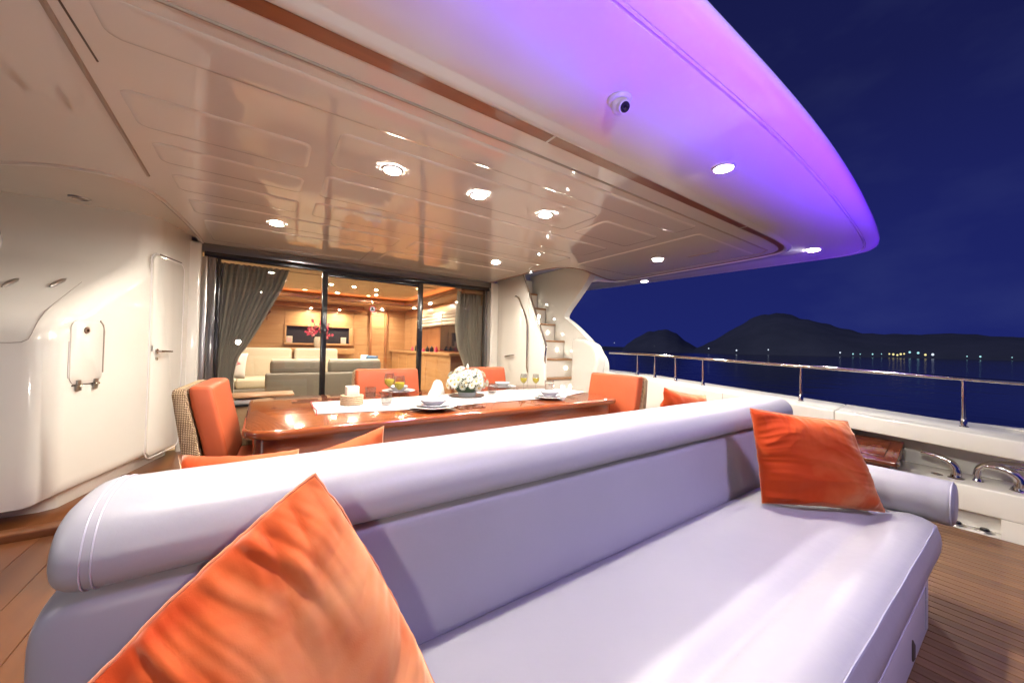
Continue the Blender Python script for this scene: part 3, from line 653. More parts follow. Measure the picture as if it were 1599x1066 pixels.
# cushions and ornament
def pillow_bm(c,thick,n=22,seed=0,wr=.012,pinch=.06):
    """c: four corners (a,b,c,d) in order; pillow with pinched corners, wrinkles"""
    a,b,cc,d=[Vector(p) for p in c]; nrm=((b-a).cross(d-a)).normalized(); cen=(a+b+cc+d)/4
    bm=nb(); top=[];bot=[]
    for side,store in ((1,top),(-1,bot)):
        for i in range(n+1):
            row=[]
            for j in range(n+1):
                u=i/n; v=j/n; uu=2*u-1; vv=2*v-1
                p=a*(1-u)*(1-v)+b*u*(1-v)+cc*u*v+d*(1-u)*v
                # edges curve inward between corners
                ex=pinch*(1-vv*vv)*abs(uu)**3; ey=pinch*(1-uu*uu)*abs(vv)**3
                mid=cen; p=p+(( (d+a)/2-(b+cc)/2)*(.5*ex*(1 if uu>0 else -1)))+(((a+b)/2-(d+cc)/2)*(.5*ey*(1 if vv>0 else -1)))
                h=((1-uu**4)*(1-vv**4))**.55*(1-.22*(uu*uu+vv*vv)/2)
                edge=max(abs(uu),abs(vv))
                # puckers radiating from corners/edges + folds
                P_=Vector((u*2.2+seed,v*2.2,seed*1.7)); wx=noise.noise(P_)*1.6; wy=noise.noise(P_+Vector((7,3,1)))*1.6
                fine=noise.noise(Vector((u*9+wx,v*9+wy,seed)))
                near=max(abs(uu),abs(vv))
                # folds run in from the seams: ridged across the nearest edge, fading towards the middle
                def rid(t,k): return 1-2*abs(noise.noise(Vector((t*k+seed*3.1,k,seed))))*1.9
                fu=(.65*rid(v*1+.10*wx,7.5)+.35*rid(v+.12*wy,15))*abs(uu)**1.6; fv=(.65*rid(u+.10*wy,7.0)+.35*rid(u+.12*wx,14))*abs(vv)**1.8*(.25 if vv<0 else .8)
                br=(1-2.6*abs(noise.noise(Vector((u*2.3+wx*.6+seed,v*3.4+wy*.6,seed+20)))))
                w=(1.25 if uu<0 else .6)*fu+fv+1.0*br*(1.25-.6*u)*(.6+.6*v)+.25*fine
                h2=thick*.5*h+wr*w*min(1,h*2)*(side)*1.0
                if edge>.999: h2=0
                if edge>.999: p=p+(cen-p)*(.012*noise.noise(Vector((u*9+seed,v*9,seed)))+.006*noise.noise(Vector((u*30+seed,v*30,seed)))) 
                vv_=bm.verts.new(p+nrm*side*h2); vv_.tag=(side==1 and edge>.999); row.append(vv_)
            store.append(row)
    for st,fl in ((top,0),(bot,1)):
        for i in range(n):
            for j in range(n):
                q=(st[i][j],st[i+1][j],st[i+1][j+1],st[i][j+1]); bm.faces.new(q if not fl else q[::-1])
    bmesh.ops.remove_doubles(bm,verts=bm.verts,dist=1e-4)
    return bm
def pillow(c,thick,label,mat,seed,name='throw_pillow',wr=.010,group=None,pinch=.06,n=34,pipe=0):
    cen=sum((Vector(p) for p in c),Vector())/4; zmin=min(p[2] for p in c)
    bm=pillow_bm(c,thick,n,seed,wr,pinch); edge=[v.co.copy() for v in bm.verts if v.tag]
    o=obj(name,bm,mat,loc=(cen.x,cen.y,zmin),ang=180)
    tag(o,label,'pillow',group)
    if pipe:
        nr=((Vector(c[1])-Vector(c[0])).cross(Vector(c[3])-Vector(c[0]))).normalized(); ux=(Vector(c[1])-Vector(c[0])).normalized(); uy=nr.cross(ux)
        edge.sort(key=lambda p:math.atan2((p-cen).dot(uy),(p-cen).dot(ux)))
        obj('piping',tube(nb(),edge+edge[:1],pipe,6,False),M['velvet_piping'],o,ang=180)
    return o
pillow([(-.62,7.25,.62),(-.25,7.35,.60),(-.22,7.50,1.02),(-.60,7.42,1.04)],.12,'white cushion printed with a red coral tree on the saloon sofa',M['white_cloth'],3,n=12)
crl=thing('coral_print','dark red branching coral print on the white saloon cushion','print',(-.43,7.27,.62))
random.seed(11)
bm=nb()
def branch(p,a,l,dep):
    q=(p[0]+math.cos(a)*l,p[1]+math.sin(a)*l)
    tube(bm,[(-.43+p[0],7.305+.08*p[1]/.4-.055,.64+p[1]),(-.43+q[0],7.305+.08*q[1]/.4-.055,.64+q[1])],.004+.002*dep,4)
    if dep>0:
        for da in (-.55,.0,.5): branch(q,a+da+random.uniform(-.2,.2),l*.72,dep-1)
branch((0,.02),math.pi/2,.10,3)
obj('coral_branches',bm,M['pink'],crl)
pillow([(1.50,7.0,.75),(1.75,6.98,.74),(1.78,7.05,1.0),(1.55,7.08,1.02)],.1,'small blue cushion standing on the right end of the grey sofa',M['navy'],5,n=10)
pillow([(1.42,7.02,.75),(1.52,7.0,.75),(1.60,7.06,1.02),(1.48,7.10,1.02)],.07,'small white cushion beside the blue one on the grey sofa',M['white_cloth'],6,n=10)
# orchid vase on console
t=thing('flower_vase','glass vase of pink orchids on the console below the niche','vase',(1.0,9.35,1.10))
obj('vase_glass',lathe(nb(),[(.05,0),(.07,.08),(.07,.2),(.05,.26)],n=16),M['cream_fabric'],t,rel=True)
random.seed(3)
bm=nb(); bm2=nb(); bs=nb()
for k in range(14):
    a=random.uniform(-1,1); top=Vector((a*.30,random.uniform(-.12,.08),random.uniform(.32,.78)-abs(a)*.1)); mid=Vector((a*.10,0,.3))
    tube(bs,[(0,0,.15),mid,top],.004,4)
    for q in range(9):
        p=mid.lerp(top,random.uniform(.2,1.05))+Vector([random.uniform(-.04,.04) for _ in range(3)])
        tgt=bm if random.random()<.7 else bm2; r=random.uniform(.018,.032)
        vs=[tgt.verts.new(p+Vector((math.cos(w)*r,random.uniform(-.01,.01),math.sin(w)*r))) for w in [2*math.pi*s/5+random.random()*.4 for s in range(5)]]
        tgt.faces.new(vs)
obj('stems',bs,M['green'],t,rel=True); tag(obj('blossoms',bm,M['pink'],t,rel=True,smooth=False),kind='stuff'); tag(obj('pale_blossoms',bm2,M['palepink'],t,rel=True,smooth=False),kind='stuff')
t=tag(obj('console_table',bx((.40,9.10,.98),(1.75,9.48,1.10)),M['oak'],bevel=.01,loc=(1.0,9.3,.98)),'pale wooden console shelf under the saloon niche','console')
for x,l in ((.46,'small picture frame at the left end of the niche shelf'),(1.58,'small picture frame at the right end of the niche shelf')):
    t=thing('picture_frame',l,'picture frame',(x,9.54,1.21),'picture frames on the niche shelf')
    f=obj('frame',bx((-.06,0,0),(.06,.015,.155)),M['cream_fabric'],t,rel=True,bevel=.004); obj('picture',bx((-.04,-.003,.03),(.04,-.0005,.125)),M['palepink'],t,rel=True)
t=thing('wall_knot','dark diamond shaped knot hanging on the panelled saloon wall','ornament',(.03,9.61,1.70))
obj('knot',prism(nb(),[(0,-.012,.10),(.075,-.012,.19),(0,-.012,.28),(-.075,-.012,.19)],(0,.010,0)),M['trimwood'],t,rel=True,bevel=.003); obj('tassel',tube(nb(),[(0,-.008,.11),(0,-.008,0)],[.006,.010],6),M['trimwood'],t,rel=True)
random.seed(5)
for k in range(7):
    y=6.9+k*.24; h=random.uniform(.07,.14); r=random.uniform(.022,.04)
    tag(obj('bottle',lathe(nb(),[(.001,0),(r,0),(r,h*.6),(r*.45,h*.8),(r*.4,h)],n=10),M['black' if k%3 else 'pink'],loc=(2.88,y,1.08),rel=True),'small dark bottle on the saloon counter, '+['nearest the doors','second from the doors','third from the doors','middle of the row','fifth from the doors','sixth from the doors','farthest from the doors'][k],'bottle','bottles on the saloon counter')

# ------------------------------------------------------------------ stairs to the upper deck
st=thing('stairs','white boat stairs with teak treads climbing to the upper deck','stairs',(3.8,4.5,0))
tz=[(.205,3.86),(.48,4.02),(.765,4.16),(1.05,4.17+.02),(1.335,4.40),(1.62,4.645),(1.905,4.90),(2.19,5.16)]
tz=[(.20,3.70),(.48,3.93),(.765,4.10),(1.05,4.20),(1.335,4.42),(1.62,4.66),(1.905,4.91),(2.19,5.16)]
for k,(z,y) in enumerate(tz):
    yn=tz[k+1][1] if k+1<len(tz) else 5.3
    obj('tread',bx((3.36,y-.025,z-.028),(4.08,yn+.03,z)),M['tread'],st,bevel=.006)
    obj('riser',bx((3.36,yn,z),(4.08,yn+.02,z+.26)),M['gelcoat'],st,bevel=.002,seg=1)
    if k<len(tz)-1:
        s=obj('step_light',tube(nb(),[(3.93,yn-.001,z+.135),(3.93,yn-.010,z+.135)],.016,14),M['steplamp'],st)
# stringer wall on the left, slanted towards the open side
bm=nb(); prism(bm,[(3.30,5.3,0),(3.30,3.97,0),(3.30,3.97,1.12),(3.30,4.02,1.30),(3.30,4.22,1.66),(3.30,4.56,2.36),(3.30,5.3,2.56)],(.05,0,0))
obj('stringer',bm,M['gelcoat'],st,bevel=.012,seg=3)
hr=obj('handrail',tube(nb(),smoothline([(3.325,3.985,.98),(3.30,3.96,1.08),(3.325,3.965,1.24),(3.325,4.00,1.31),(3.325,4.20,1.68),(3.325,4.58,2.42)],1),.014,10),M['chrome'],st)
for p in ((3.325,4.01,1.28),(3.325,4.37,1.97)): obj('rail_foot',tube(nb(),[(p[0],p[1]-.02,p[2]),(p[0],p[1]+.03,p[2]-.02)],.010,8),M['chrome'],st)
dr=obj('side_door',bx((3.285,4.36,.10),(3.30,5.12,2.05)),M['gelcoat'],st,bevel=.008,seg=3)
obj('grab_rail',tube(nb(),[(3.27,4.70,2.01),(3.25,4.64,2.02),(3.25,4.56,1.98),(3.25,4.35,1.64),(3.25,4.33,1.55),(3.25,4.33,.95),(3.27,4.33,.84)],.011,8),M['chrome'],st)
obj('grab_rail',tube(nb(),[(3.285,4.93,1.06),(3.25,4.92,1.06),(3.25,4.66,1.09)],.011,8),M['chrome'],st)
# starboard fairing with its waisted outline
fair=thing('stair_fairing','tall white waisted side panel between the stairs and the sea','panel',(4.15,4.4,0))
sil=smoothline([(3.86,2.40,0),(3.90,2.30,0),(4.18,2.02,0),(4.42,1.80,0),(4.44,1.72,0)],2)+smoothline([(4.44,1.72,0),(4.20,1.58,0),(3.92,1.37,0),(3.72,1.20,0),(3.58,1.04,0),(3.57,.85,0),(3.62,.6,0),(3.62,0,0)],2)
poly=[(5.4,2.55),(3.86,2.55)]+[(p.x,p.y) for p in sil]+[(5.4,0)]
bm=nb(); prism(bm,[(4.10,y,z) for y,z in poly],(.12,0,0)); obj('panel_body',bm,M['gelcoat'],fair,bevel=.022,seg=4,ang=50)
# rounded end moulding at the bottom
bm=nb(); prism(bm,[(3.90,y,z) for y,z in [(4.06,0),(4.06,1.35),(3.96,1.37),(3.78,1.34),(3.62,1.27),(3.54,1.15),(3.53,1.0),(3.56,.9),(3.56,0)]],(.198,0,0)); obj('end_moulding',bm,M['gelcoat'],fair,bevel=.045,seg=5,ang=50)

# ------------------------------------------------------------------ bulwark, rail
def capz(y): return .655+.062*(y) if y<3 else .655+.062*3+.03*(y-3)
bul=thing('bulwark','white moulded bulwark with recessed mooring niche along the starboard side','bulwark',(4.2,1.0,0))
def yloft(name,sec,ys,mat='gelcoat',bev=.012,parent=bul):
    bm=nb(); rings=[[Vector((x,y,z)) for x,z in sec(y)] for y in ys]; loft(bm,rings); return obj(name,bm,M[mat],parent,bevel=bev,seg=3,ang=45)
ys=[-3.5,-1.5,0,.5,1,1.5,2,2.5,3,3.5,4.2,5.2]
yloft('top_beam',lambda y:[(4.06,capz(y)-.125),(4.06,capz(y)),(4.38,capz(y)+.035),(4.42,capz(y)+.02),(4.42,capz(y)-.125)],[-3.5,-1.5,0,.5,.98])
yloft('top_beam',lambda y:[(4.06,.02),(4.06,capz(y)),(4.38,capz(y)+.035),(4.42,capz(y)+.02),(4.42,.02)],[.981,1.5,1.9,2.4,3,3.5,4.2,5.2])
obj('niche_back',bx((4.40,-3.5,.05),(4.50,.99,.70)),M['gelcoat'],bul)
yloft('shelf',lambda y:[(4.06,.13),(4.06,.285+.02*(y+1)),(4.41,.30+.02*(y+1)),(4.41,.13)],[-3.5,-1.0,0,.6,.98])
obj('lower_wall',bx((4.06,-3.5,-.1),(4.15,.13,.131)),M['gelcoat'],bul,bevel=0)
obj('lower_wall',bx((4.06,.60,-.1),(4.15,.98,.131)),M['gelcoat'],bul,bevel=0)
obj('lower_recess',bx((4.15,.0,-.1),(4.2,.7,.131)),M['gelcoat'],bul)
obj('lower_recess_floor',bx((4.055,.13,-.1),(4.15,.60,.012)),M['gelcoat'],bul,bevel=.004)
obj('cap_joint',tube(nb(),[(4.062,1.90,capz(1.9)),(4.058,1.90,.3)],.0035,5),M['shadow_gap'],bul)
obj('hull_side',bx((4.42,-3.5,-1.7),(4.52,5.4,.6)),M['gelcoat'],bul)
# deck fittings
g='round steel deck fittings in the low recess'
for y,l in ((.318,'round dark steel deck filler in the low recess, nearer the sofa'),(.198,'round dark steel deck filler in the low recess, farther from the sofa')):
    t=thing('deck_fitting',l,'deck fitting',(4.095,y,.012),g)
    obj('flange',lathe(nb(),[(.001,.004),(.022,.004),(.028,.010),(.042,.008),(.046,0)],n=22),M['steel'],t,rel=True)
    obj('cap',lathe(nb(),[(.001,.022),(.018,.022),(.022,.016),(.022,.004)],n=18),M['darkmetal'],t,rel=True)
# chrome mooring horns
t=thing('mooring_horn','single curved chrome mooring horn on the bulwark shelf beside the wooden box','mooring cleat',(4.2,.34,.31))
obj('horn',tube(nb(),smoothline([(4.20,.33,.31),(4.20,.325,.37),(4.20,.35,.425),(4.20,.41,.452),(4.20,.50,.468)],2),[.026]*5+[.024]*5+[.021]*4+[.018]*3+[.016],14),M['chrome'],t)
obj('foot',lathe(nb(),[(.045,0),(.045,.006),(.030,.014),(.026,.03)],(4.2,.33,.311),20),M['chrome'],t)
obj('foot',lathe(nb(),[(.001,.008),(.03,.008),(.034,0)],(4.2,.42,.313),20),M['chrome'],t)
t=thing('mooring_bollard','large double chrome mooring horn at the right edge of the bulwark shelf','mooring cleat',(4.2,.12,.30))
obj('horn',tube(nb(),smoothline([(4.20,.065,.30),(4.20,.05,.37),(4.20,.08,.42),(4.20,.14,.445),(4.20,.21,.44)],2),[.030]*5+[.028]*5+[.026]*4+[.022]*3+[.020],14),M['chrome'],t)
obj('horn',tube(nb(),smoothline([(4.24,.235,.30),(4.24,.240,.39),(4.24,.21,.435),(4.24,.13,.465),(4.24,.03,.462)],2),[.020]*5+[.020]*5+[.024]*4+[.028]*3+[.030],14),M['chrome'],t)
obj('foot',lathe(nb(),[(.050,0),(.050,.006),(.034,.014),(.030,.03)],(4.2,.065,.302),20),M['chrome'],t)
obj('foot',lathe(nb(),[(.040,0),(.040,.006),(.026,.014),(.020,.03)],(4.24,.235,.304),20),M['chrome'],t)
# varnished box with lid
t=thing('wooden_box','dark varnished wooden box with raised lid in the bulwark niche behind the pillow','box',(4.05,.8,.31))
def wedge(x0,x1,y0,y1,zf0,zf1,zb0,zb1):
    bm=nb(); prism(bm,[(x0,y0,zf0),(x1,y0,zb0),(x1,y0,zb1),(x0,y0,zf1)],(0,y1-y0,0)); return bm
obj('body',wedge(3.90,4.14,.62,1.16,.335,.375,.335,.49),M['mahogany_dark'],t,bevel=.006)
lid=obj('lid',wedge(3.86,4.15,.58,1.20,.377,.412,.495,.530),M['mahogany_dark'],t,bevel=.009,seg=3)
obj('lid_panel',wedge(3.90,4.11,.65,1.13,.425,.440,.510,.525),M['mahogany_dark'],lid,bevel=.007)
obj('latch',bx((3.875,.565,.385),(3.90,.582,.415)),M['chrome'],lid,bevel=.003)
obj('lid_trim',tube(nb(),[(3.865,.583,.372),(4.145,.583,.49)],.004,6),M['chrome'],lid)
# rail
rail=thing('stern_rail','polished steel guard rail with upright posts along the starboard bulwark','railing',(4.25,1.5,.7))
def railz(y): return 1.030+.040*y
pts=[(4.25,y,railz(y) if y<3 else railz(3)+.01*(y-3)) for y in (-3.5,-2,-1,0,.5,1,1.5,2,2.5,3,3.6)]
obj('top_rail',tube(nb(),pts,.0165,14),M['chrome'],rail)
for y in (3.105,2.84,2.55,2.207,1.272,.298,-.7,-1.7,-2.7):
    zb=capz(y)+.02; zt=railz(y) if y<3 else railz(3)
    p=obj('post',tube(nb(),[(4.25,y,zb),(4.25,y,zt-.004)],.0125,12),M['chrome'],rail)
    obj('post_socket',lathe(nb(),[(.026,0),(.026,.004),(.018,.008),(.018,.055),(.015,.060)],(4.25,y,zb-.004),14),M['chrome'],p)
obj('rail_stub',tube(nb(),[(4.2,3.45,.86),(4.2,3.30,.86)],.012,8),M['chrome'],rail)

# ------------------------------------------------------------------ the white sofa
sofa=thing('deck_sofa','long white leather deck sofa with rolled back and arm bolster','sofa',(1.2,.7,0))
def sweepX(prof,xs,name,mat,parent,roundL=.06,roundR=.06,cen=None,ang=60,wob=0,seed=0,sub=1):
    """prof: closed list of (y,z); swept along X with soft rounded ends"""
    cy=sum(p[0] for p in prof)/len(prof) if cen is None else cen[0]; cz=sum(p[1] for p in prof)/len(prof) if cen is None else cen[1]
    x0,x1=xs; st=[]
    for k in range(7):
        a=R(90*k/6); st.append((x0+roundL*(1-math.sin(a)),k,roundL))
    pos=[(x0+roundL*(1-math.cos(R(90*k/6))),-roundL*(1-math.sin(R(90*k/6)))) for k in range(7)]
    n=44
    for i in range(1,n): pos.append((x0+roundL+(x1-x0-roundL-roundR)*i/n,0))
    pos+=[(x1-roundR*(1-math.cos(R(90*(6-k)/6))),-roundR*(1-math.sin(R(90*(6-k)/6)))) for k in range(7)]
    rings=[]
    for x,ins in pos:
        ring=[]
        for (y,z) in prof:
            v=Vector((0,y-cy,z-cz)); L_=v.length
            f=max(.05,(L_+ins)/L_) if L_>1e-6 else 1
            w=wob*(noise.noise(Vector((x*3.3,y*5,z*5+seed)))+.5*noise.noise(Vector((x*9,y*9,z*9+seed)))) if wob else 0
            ring.append(Vector((x,cy+v.y*(f+w),cz+v.z*(f+w))))
        rings.append(ring)
    bm=nb(); loft(bm,rings); return obj(name,bm,M[mat],parent,ang=ang)
def cl(pts,it=2): return [(p.x,p.y) for p in smoothline([(a,b,0) for a,b in pts],it,True)]
# back roll
rollp=cl([(.925,.765),(.895,.80),(.900,.85),(.935,.893),(1.0,.912),(1.10,.910),(1.18,.888),(1.225,.83),(1.21,.765),(1.12,.742),(1.0,.748)],2)
roll=sweepX(rollp,(-.288,2.90),'back_bolster','leather',sofa,.042,.05,ang=80,wob=.013,seed=2)
# backrest body
backp=cl([(.905,.40),(.925,.55),(.935,.70),(.945,.745),(.99,.765),(1.13,.76),(1.20,.70),(1.215,.55),(1.215,.20),(1.20,.06),(1.0,.06),(.93,.10)],2)
sweepX(backp,(-.318,2.80),'backrest','leather',sofa,.07,.05,ang=80,wob=.006,seed=5)
# seat: deep cushion with a channel before the front bolster
seatp=[(.925,.415),(.88,.442),(.80,.450),(.70,.452),(.60,.452),(.54,.4525),(.505,.450),(.475,.444),(.452,.4385),(.438,.437),(.425,.439),(.405,.447),(.37,.457),(.335,.4635),(.295,.460),(.266,.449),(.2555,.441),(.2515,.4395),(.2500,.434),(.2480,.425),(.2400,.400),(.2360,.37),(.240,.33),(.254,.295),(.285,.275),(.40,.27),(.925,.27)]
seat=sweepX(seatp,(-.30,2.545),'seat_cushion','leather',sofa,.03,.035,cen=(.6,.36),ang=80,wob=.004,seed=8)
obj('seam_piping',tube(nb(),[(-.27,.2525,.4415)]+[(x*.1,.2525+.0008*math.sin(x*1.7),.4415) for x in range(-2,25)]+[(2.50,.258,.4400),(2.53,.29,.440),(2.548,.40,.438)],.0024,6),M['stitch'],seat)
for x,k in ((-.243,1.0),(-.230,1.0)):
    pts=[(x,1.06+(y-1.06)*1.012,.826+(z-.826)*1.012) for y,z in rollp]; obj('end_stitching',tube(nb(),pts+pts[:2],.0016,5,False),M['piping'],roll)
# arm bolster: soft cylinder running fore and aft
def armring(y,ins):
    c=(2.60,.532); rx,rz=.095,.100
    return [Vector((c[0]+math.cos(a)*(rx+ins),y,c[1]+math.sin(a)*(rz+ins))) for a in [2*math.pi*k/28 for k in range(28)]]
bm=nb(); rings=[]
for k in range(7):
    a=R(90*k/6); rings.append(armring(.205+.022*(1-math.sin(a)),-.030*(1-math.sin(a)) if k else -.05))
rings=[armring(.203,-.06),armring(.202,-.03),armring(.206,-.012),armring(.216,-.003),armring(.228,0)]+[armring(.26+.08*k,.001*math.sin(k)) for k in range(9)]+[armring(.93,0),armring(.95,-.02)]
arm=obj('arm_bolster',loft(bm,rings),M['leather'],sofa,ang=70)
obj('arm_piping',tube(nb(),armring(.214,-.003)+armring(.214,-.003)[:2],.003,6,False),M['piping'],arm)
bm=nb(); box(bm,(2.515,.30,.10),(2.66,.92,.45)); obj('arm_side',bm,M['leather'],sofa,bevel=.03,seg=4)
# base box with pull slot
bs=obj('base',bx((-.22,.270,.0),(2.45,1.15,.272)),M['base_panel'],sofa,bevel=.008,seg=3)
obj('drawer_gap',tube(nb(),[(1.30,.269,.215),(2.36,.269,.215),(2.37,.269,.20),(2.37,.269,.03)],.0018,4),M['piping'],bs)
bm=nb(); tube(bm,[(2.075,.268,.035),(2.075,.2675,.05),(2.075,.2675,.10),(2.075,.268,.115)],[.002,.007,.007,.002],8); obj('pull_slot',bm,M['seam'],bs)
obj('screw_cover',tube(nb(),[(2.39,.271,.15),(2.39,.266,.15)],.004,8),M['steel'],bs)
# pillows on sofa
P1=Vector((.088,.80,.945)); P2=Vector((.312,.63,.475)); P3=Vector((-.285,.612,.655)); P4=P2+(P3-P1)
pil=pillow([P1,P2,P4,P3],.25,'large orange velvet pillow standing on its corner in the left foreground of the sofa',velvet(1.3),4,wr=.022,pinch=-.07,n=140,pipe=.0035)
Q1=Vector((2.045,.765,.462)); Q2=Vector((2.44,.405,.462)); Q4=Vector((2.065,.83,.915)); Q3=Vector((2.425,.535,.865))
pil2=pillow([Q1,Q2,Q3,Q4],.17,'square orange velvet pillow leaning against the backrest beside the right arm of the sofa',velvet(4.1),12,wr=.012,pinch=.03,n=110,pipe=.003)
for o,c in ((pil,[P1,P2,P4,P3]),(pil2,[Q1,Q2,Q3,Q4])):
    pass
# bench behind the sofa, facing the table, with its own pillows
t=thing('dining_bench','white cushioned bench behind the sofa back on the near side of the table','bench',(1.3,1.5,0))
obj('bench_base',bx((-.10,1.24,0),(2.75,1.60,.30)),M['overhang'],t,bevel=.01)
obj('bench_seat',bx((-.12,1.235,.30),(2.77,1.72,.44)),M['leather'],t,bevel=.04,seg=4)
g='orange pillows on the bench behind the sofa'
V=lambda *a:Vector(a)
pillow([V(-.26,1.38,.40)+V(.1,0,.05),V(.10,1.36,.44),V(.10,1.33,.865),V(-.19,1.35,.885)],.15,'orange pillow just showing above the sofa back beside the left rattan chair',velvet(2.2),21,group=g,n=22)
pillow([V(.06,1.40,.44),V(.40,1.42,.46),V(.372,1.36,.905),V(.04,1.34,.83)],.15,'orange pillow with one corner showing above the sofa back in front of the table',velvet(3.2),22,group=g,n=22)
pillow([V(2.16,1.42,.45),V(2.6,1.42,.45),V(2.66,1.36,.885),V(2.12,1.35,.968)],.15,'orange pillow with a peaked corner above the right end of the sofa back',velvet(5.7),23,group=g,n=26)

# ------------------------------------------------------------------ dining table
tb=thing('dining_table','long glossy mahogany dining table laid for dinner','table',(1.36,2.87,0))
def tabletop(x0,y0,x1,y1,r,zs,name,mat):
    bm=nb(); rings=[[Vector((p[0],p[1],z)) for p in rrect(x0+d,y0+d,x1-d,y1-d,r,8)] for d,z in zs]; loft(bm,rings); return obj(name,bm,M[mat],tb,ang=50)
tabletop(-.085,2.20,2.80,3.60,.16,[(.02,.700),(.004,.706),(0,.718),(0,.738),(.006,.747),(.016,.750)],'table_top','mahogany')
tabletop(-.04,2.25,2.755,3.55,.13,[(0,.60),(0,.70)],'apron','mahogany')
for x in (.75,1.95):
    p=obj('pedestal',lathe(nb(),[(.26,0),(.26,.03),(.10,.08),(.075,.3),(.09,.55),(.16,.60)],(x,2.9,0),20),M['mahogany'],tb)
obj('leaf_joint',tube(nb(),[(.92,2.215,.7505),(.92,3.58,.7505)],.0018,4),M['mahogany_dark'],tb)
obj('leaf_joint',tube(nb(),[(1.80,2.215,.7505),(1.80,3.58,.7505)],.0018,4),M['mahogany_dark'],tb)
# runner
bm=nb(); nx=60; rings=[]
for i in range(nx+1):
    x=.29+(2.80-.29)*i/nx; a=2.575-.085*math.sin(min(1,i/nx*3)*1.4)+.02*math.sin(x*5); b=3.14-.03*math.sin(x*2.1)
    a+= .16*max(0,(x-2.2)/.6); b-=.12*max(0,(x-2.2)/.6)
    rings.append([Vector((x+.02*(y_/6-.5),a+(b-a)*y_/6,.7535+.0022*noise.noise(Vector((x*6,y_*1.3,1))))) for y_ in range(7)])
loft(bm,rings,False,False); run=tag(obj('table_runner',bm,M['white_cloth'],loc=(1.5,2.9,.752)),'white cloth runner lying along the mahogany table','table runner')
sol=run.modifiers.new('thick','SOLIDIFY'); sol.thickness=.0022; sol.offset=1
obj('stitched_hem',tube(nb(),[(.282,2.575,.756),(.30,2.72,.757),(.292,2.86,.757),(.300,3.02,.757),(.306,3.14,.756)],.004,5),M['red_thread'],run)
ZT=.7505; ZR=.758
# plates
def plate_set(x,y,z,label,s=1):
    t=thing('plate_setting',label,'plates',(x,y,z),'plate settings on the table')
    obj('dinner_plate',lathe(nb(),[(.001,.004),(.085*s,.004),(.10*s,.010),(.150*s,.024),(.152*s,.027),(.149*s,.029),(.10*s,.016),(.085*s,.010),(.001,.010)],n=40),M['porcelain'],t,rel=True,ang=60)
    obj('side_plate',lathe(nb(),[(.001,.014),(.065*s,.014),(.11*s,.034),(.112*s,.037),(.109*s,.038),(.065*s,.022),(.001,.020)],n=36),M['porcelain'],t,rel=True,ang=60)
    obj('soup_bowl',lathe(nb(),[(.001,.024),(.045*s,.024),(.078*s,.052),(.085*s,.066),(.082*s,.068),(.074*s,.056),(.04*s,.032),(.001,.031)],n=36),M['porcelain'],t,rel=True,ang=60)
    return t
plate_set(1.00,2.42,ZR,'white stacked plates on the near side of the table left of the flowers',1.1)
plate_set(2.13,2.48,ZT,'white stacked plates on the near right side of the table')
plate_set(1.06,3.42,ZT,'white stacked plates on the far side behind the orange juice glasses')
plate_set(2.18,3.34,ZT,'white stacked plates on the far side right of the flowers')
def napkin(x,y,z,label,h=.13,s=1,seed=0):
    bm=nb(); rings=[]; n=26
    for i,(r,zz_) in enumerate([(.055,0),(.052,.02),(.047,.05),(.040,.08),(.030,.11),(.010,.13)]):
        rings.append([Vector(((r*s)*(1+.16*math.sin(a*5+seed+i*.25))*math.cos(a),(r*s)*(1+.16*math.sin(a*5+seed+i*.25))*math.sin(a)*.6,zz_*h/.13+ .010*math.sin(a*3+seed)*(i/5))) for a in [2*math.pi*k/n for k in range(n)]])
    loft(bm,rings,True,False); o=obj('napkin',bm,M['white_cloth'],loc=(x,y,z),rel=True,ang=180); return tag(o,label,'napkin','folded napkins on the table')
napkin(1.34,3.16,ZR,'tall folded white napkin standing left of the flower bouquet',.125,1.2,1)
napkin(1.25,3.02,ZR,'low folded white napkin on the runner left of the bouquet',.07,1.1,2)
napkin(2.45,2.66,ZR,'small folded white napkin at the right end of the runner',.085,.8,3)
# tumblers
def tumbler(x,y,z,label,r=.042,h=.095,fill=.55):
    t=thing('water_glass',label,'glass',(x,y,z),'tumblers on the table')
    obj('glass_wall',lathe(nb(),[(.001,.0),(r*.88,0),(r*.9,.004),(r,h),(r-.003,h),(r*.86,.014),(.001,.012)],n=28),M['wineglass'],t,rel=True,ang=50)
    obj('water',lathe(nb(),[(.001,.0125),(r*.84,.0145),(r*.92-.002,h*fill),(.001,h*fill)],n=24),M['water_glass'],t,rel=True,ang=50)
tumbler(.735,3.12,ZR,'short water tumbler behind the rope candle holder')
tumbler(.76,2.74,ZR,'short water tumbler in front of the two orange juice glasses')
tumbler(1.79,2.92,ZR,'short tumbler standing right of the flower bouquet',.045,.10,.2)
def wine(x,y,z,label,s=1):
    t=thing('juice_glass',label,'glass',(x,y,z),'stemmed glasses of orange juice')
    pr=[(.034,.0),(.034,.003),(.004,.008),(.0035,.075),(.012,.085),(.034,.110),(.039,.138),(.036,.165),(.031,.188)]
    obj('bowl_and_stem',lathe(nb(),[(a*s,b*s) for a,b in pr]+[((a-.0018)*s,b*s) for a,b in pr[:3:-1]],n=28),M['wineglass'],t,rel=True,ang=60)
    obj('juice',lathe(nb(),[(.001,.0865*s),(.0085*s,.0875*s),(.031*s,.1105*s),(.0355*s,.134*s),(.0355*s,.140*s),(.001,.140*s)],n=24),M['juice'],t,rel=True,ang=50)
wine(.875,3.08,ZR,'left stemmed glass of orange juice by the far plates',1.12)
wine(.880,2.82,ZR,'right stemmed glass of orange juice nearer the sofa',1.1)
wine(2.22,3.0,ZR,'left stemmed glass of orange juice at the far right of the table',.95)
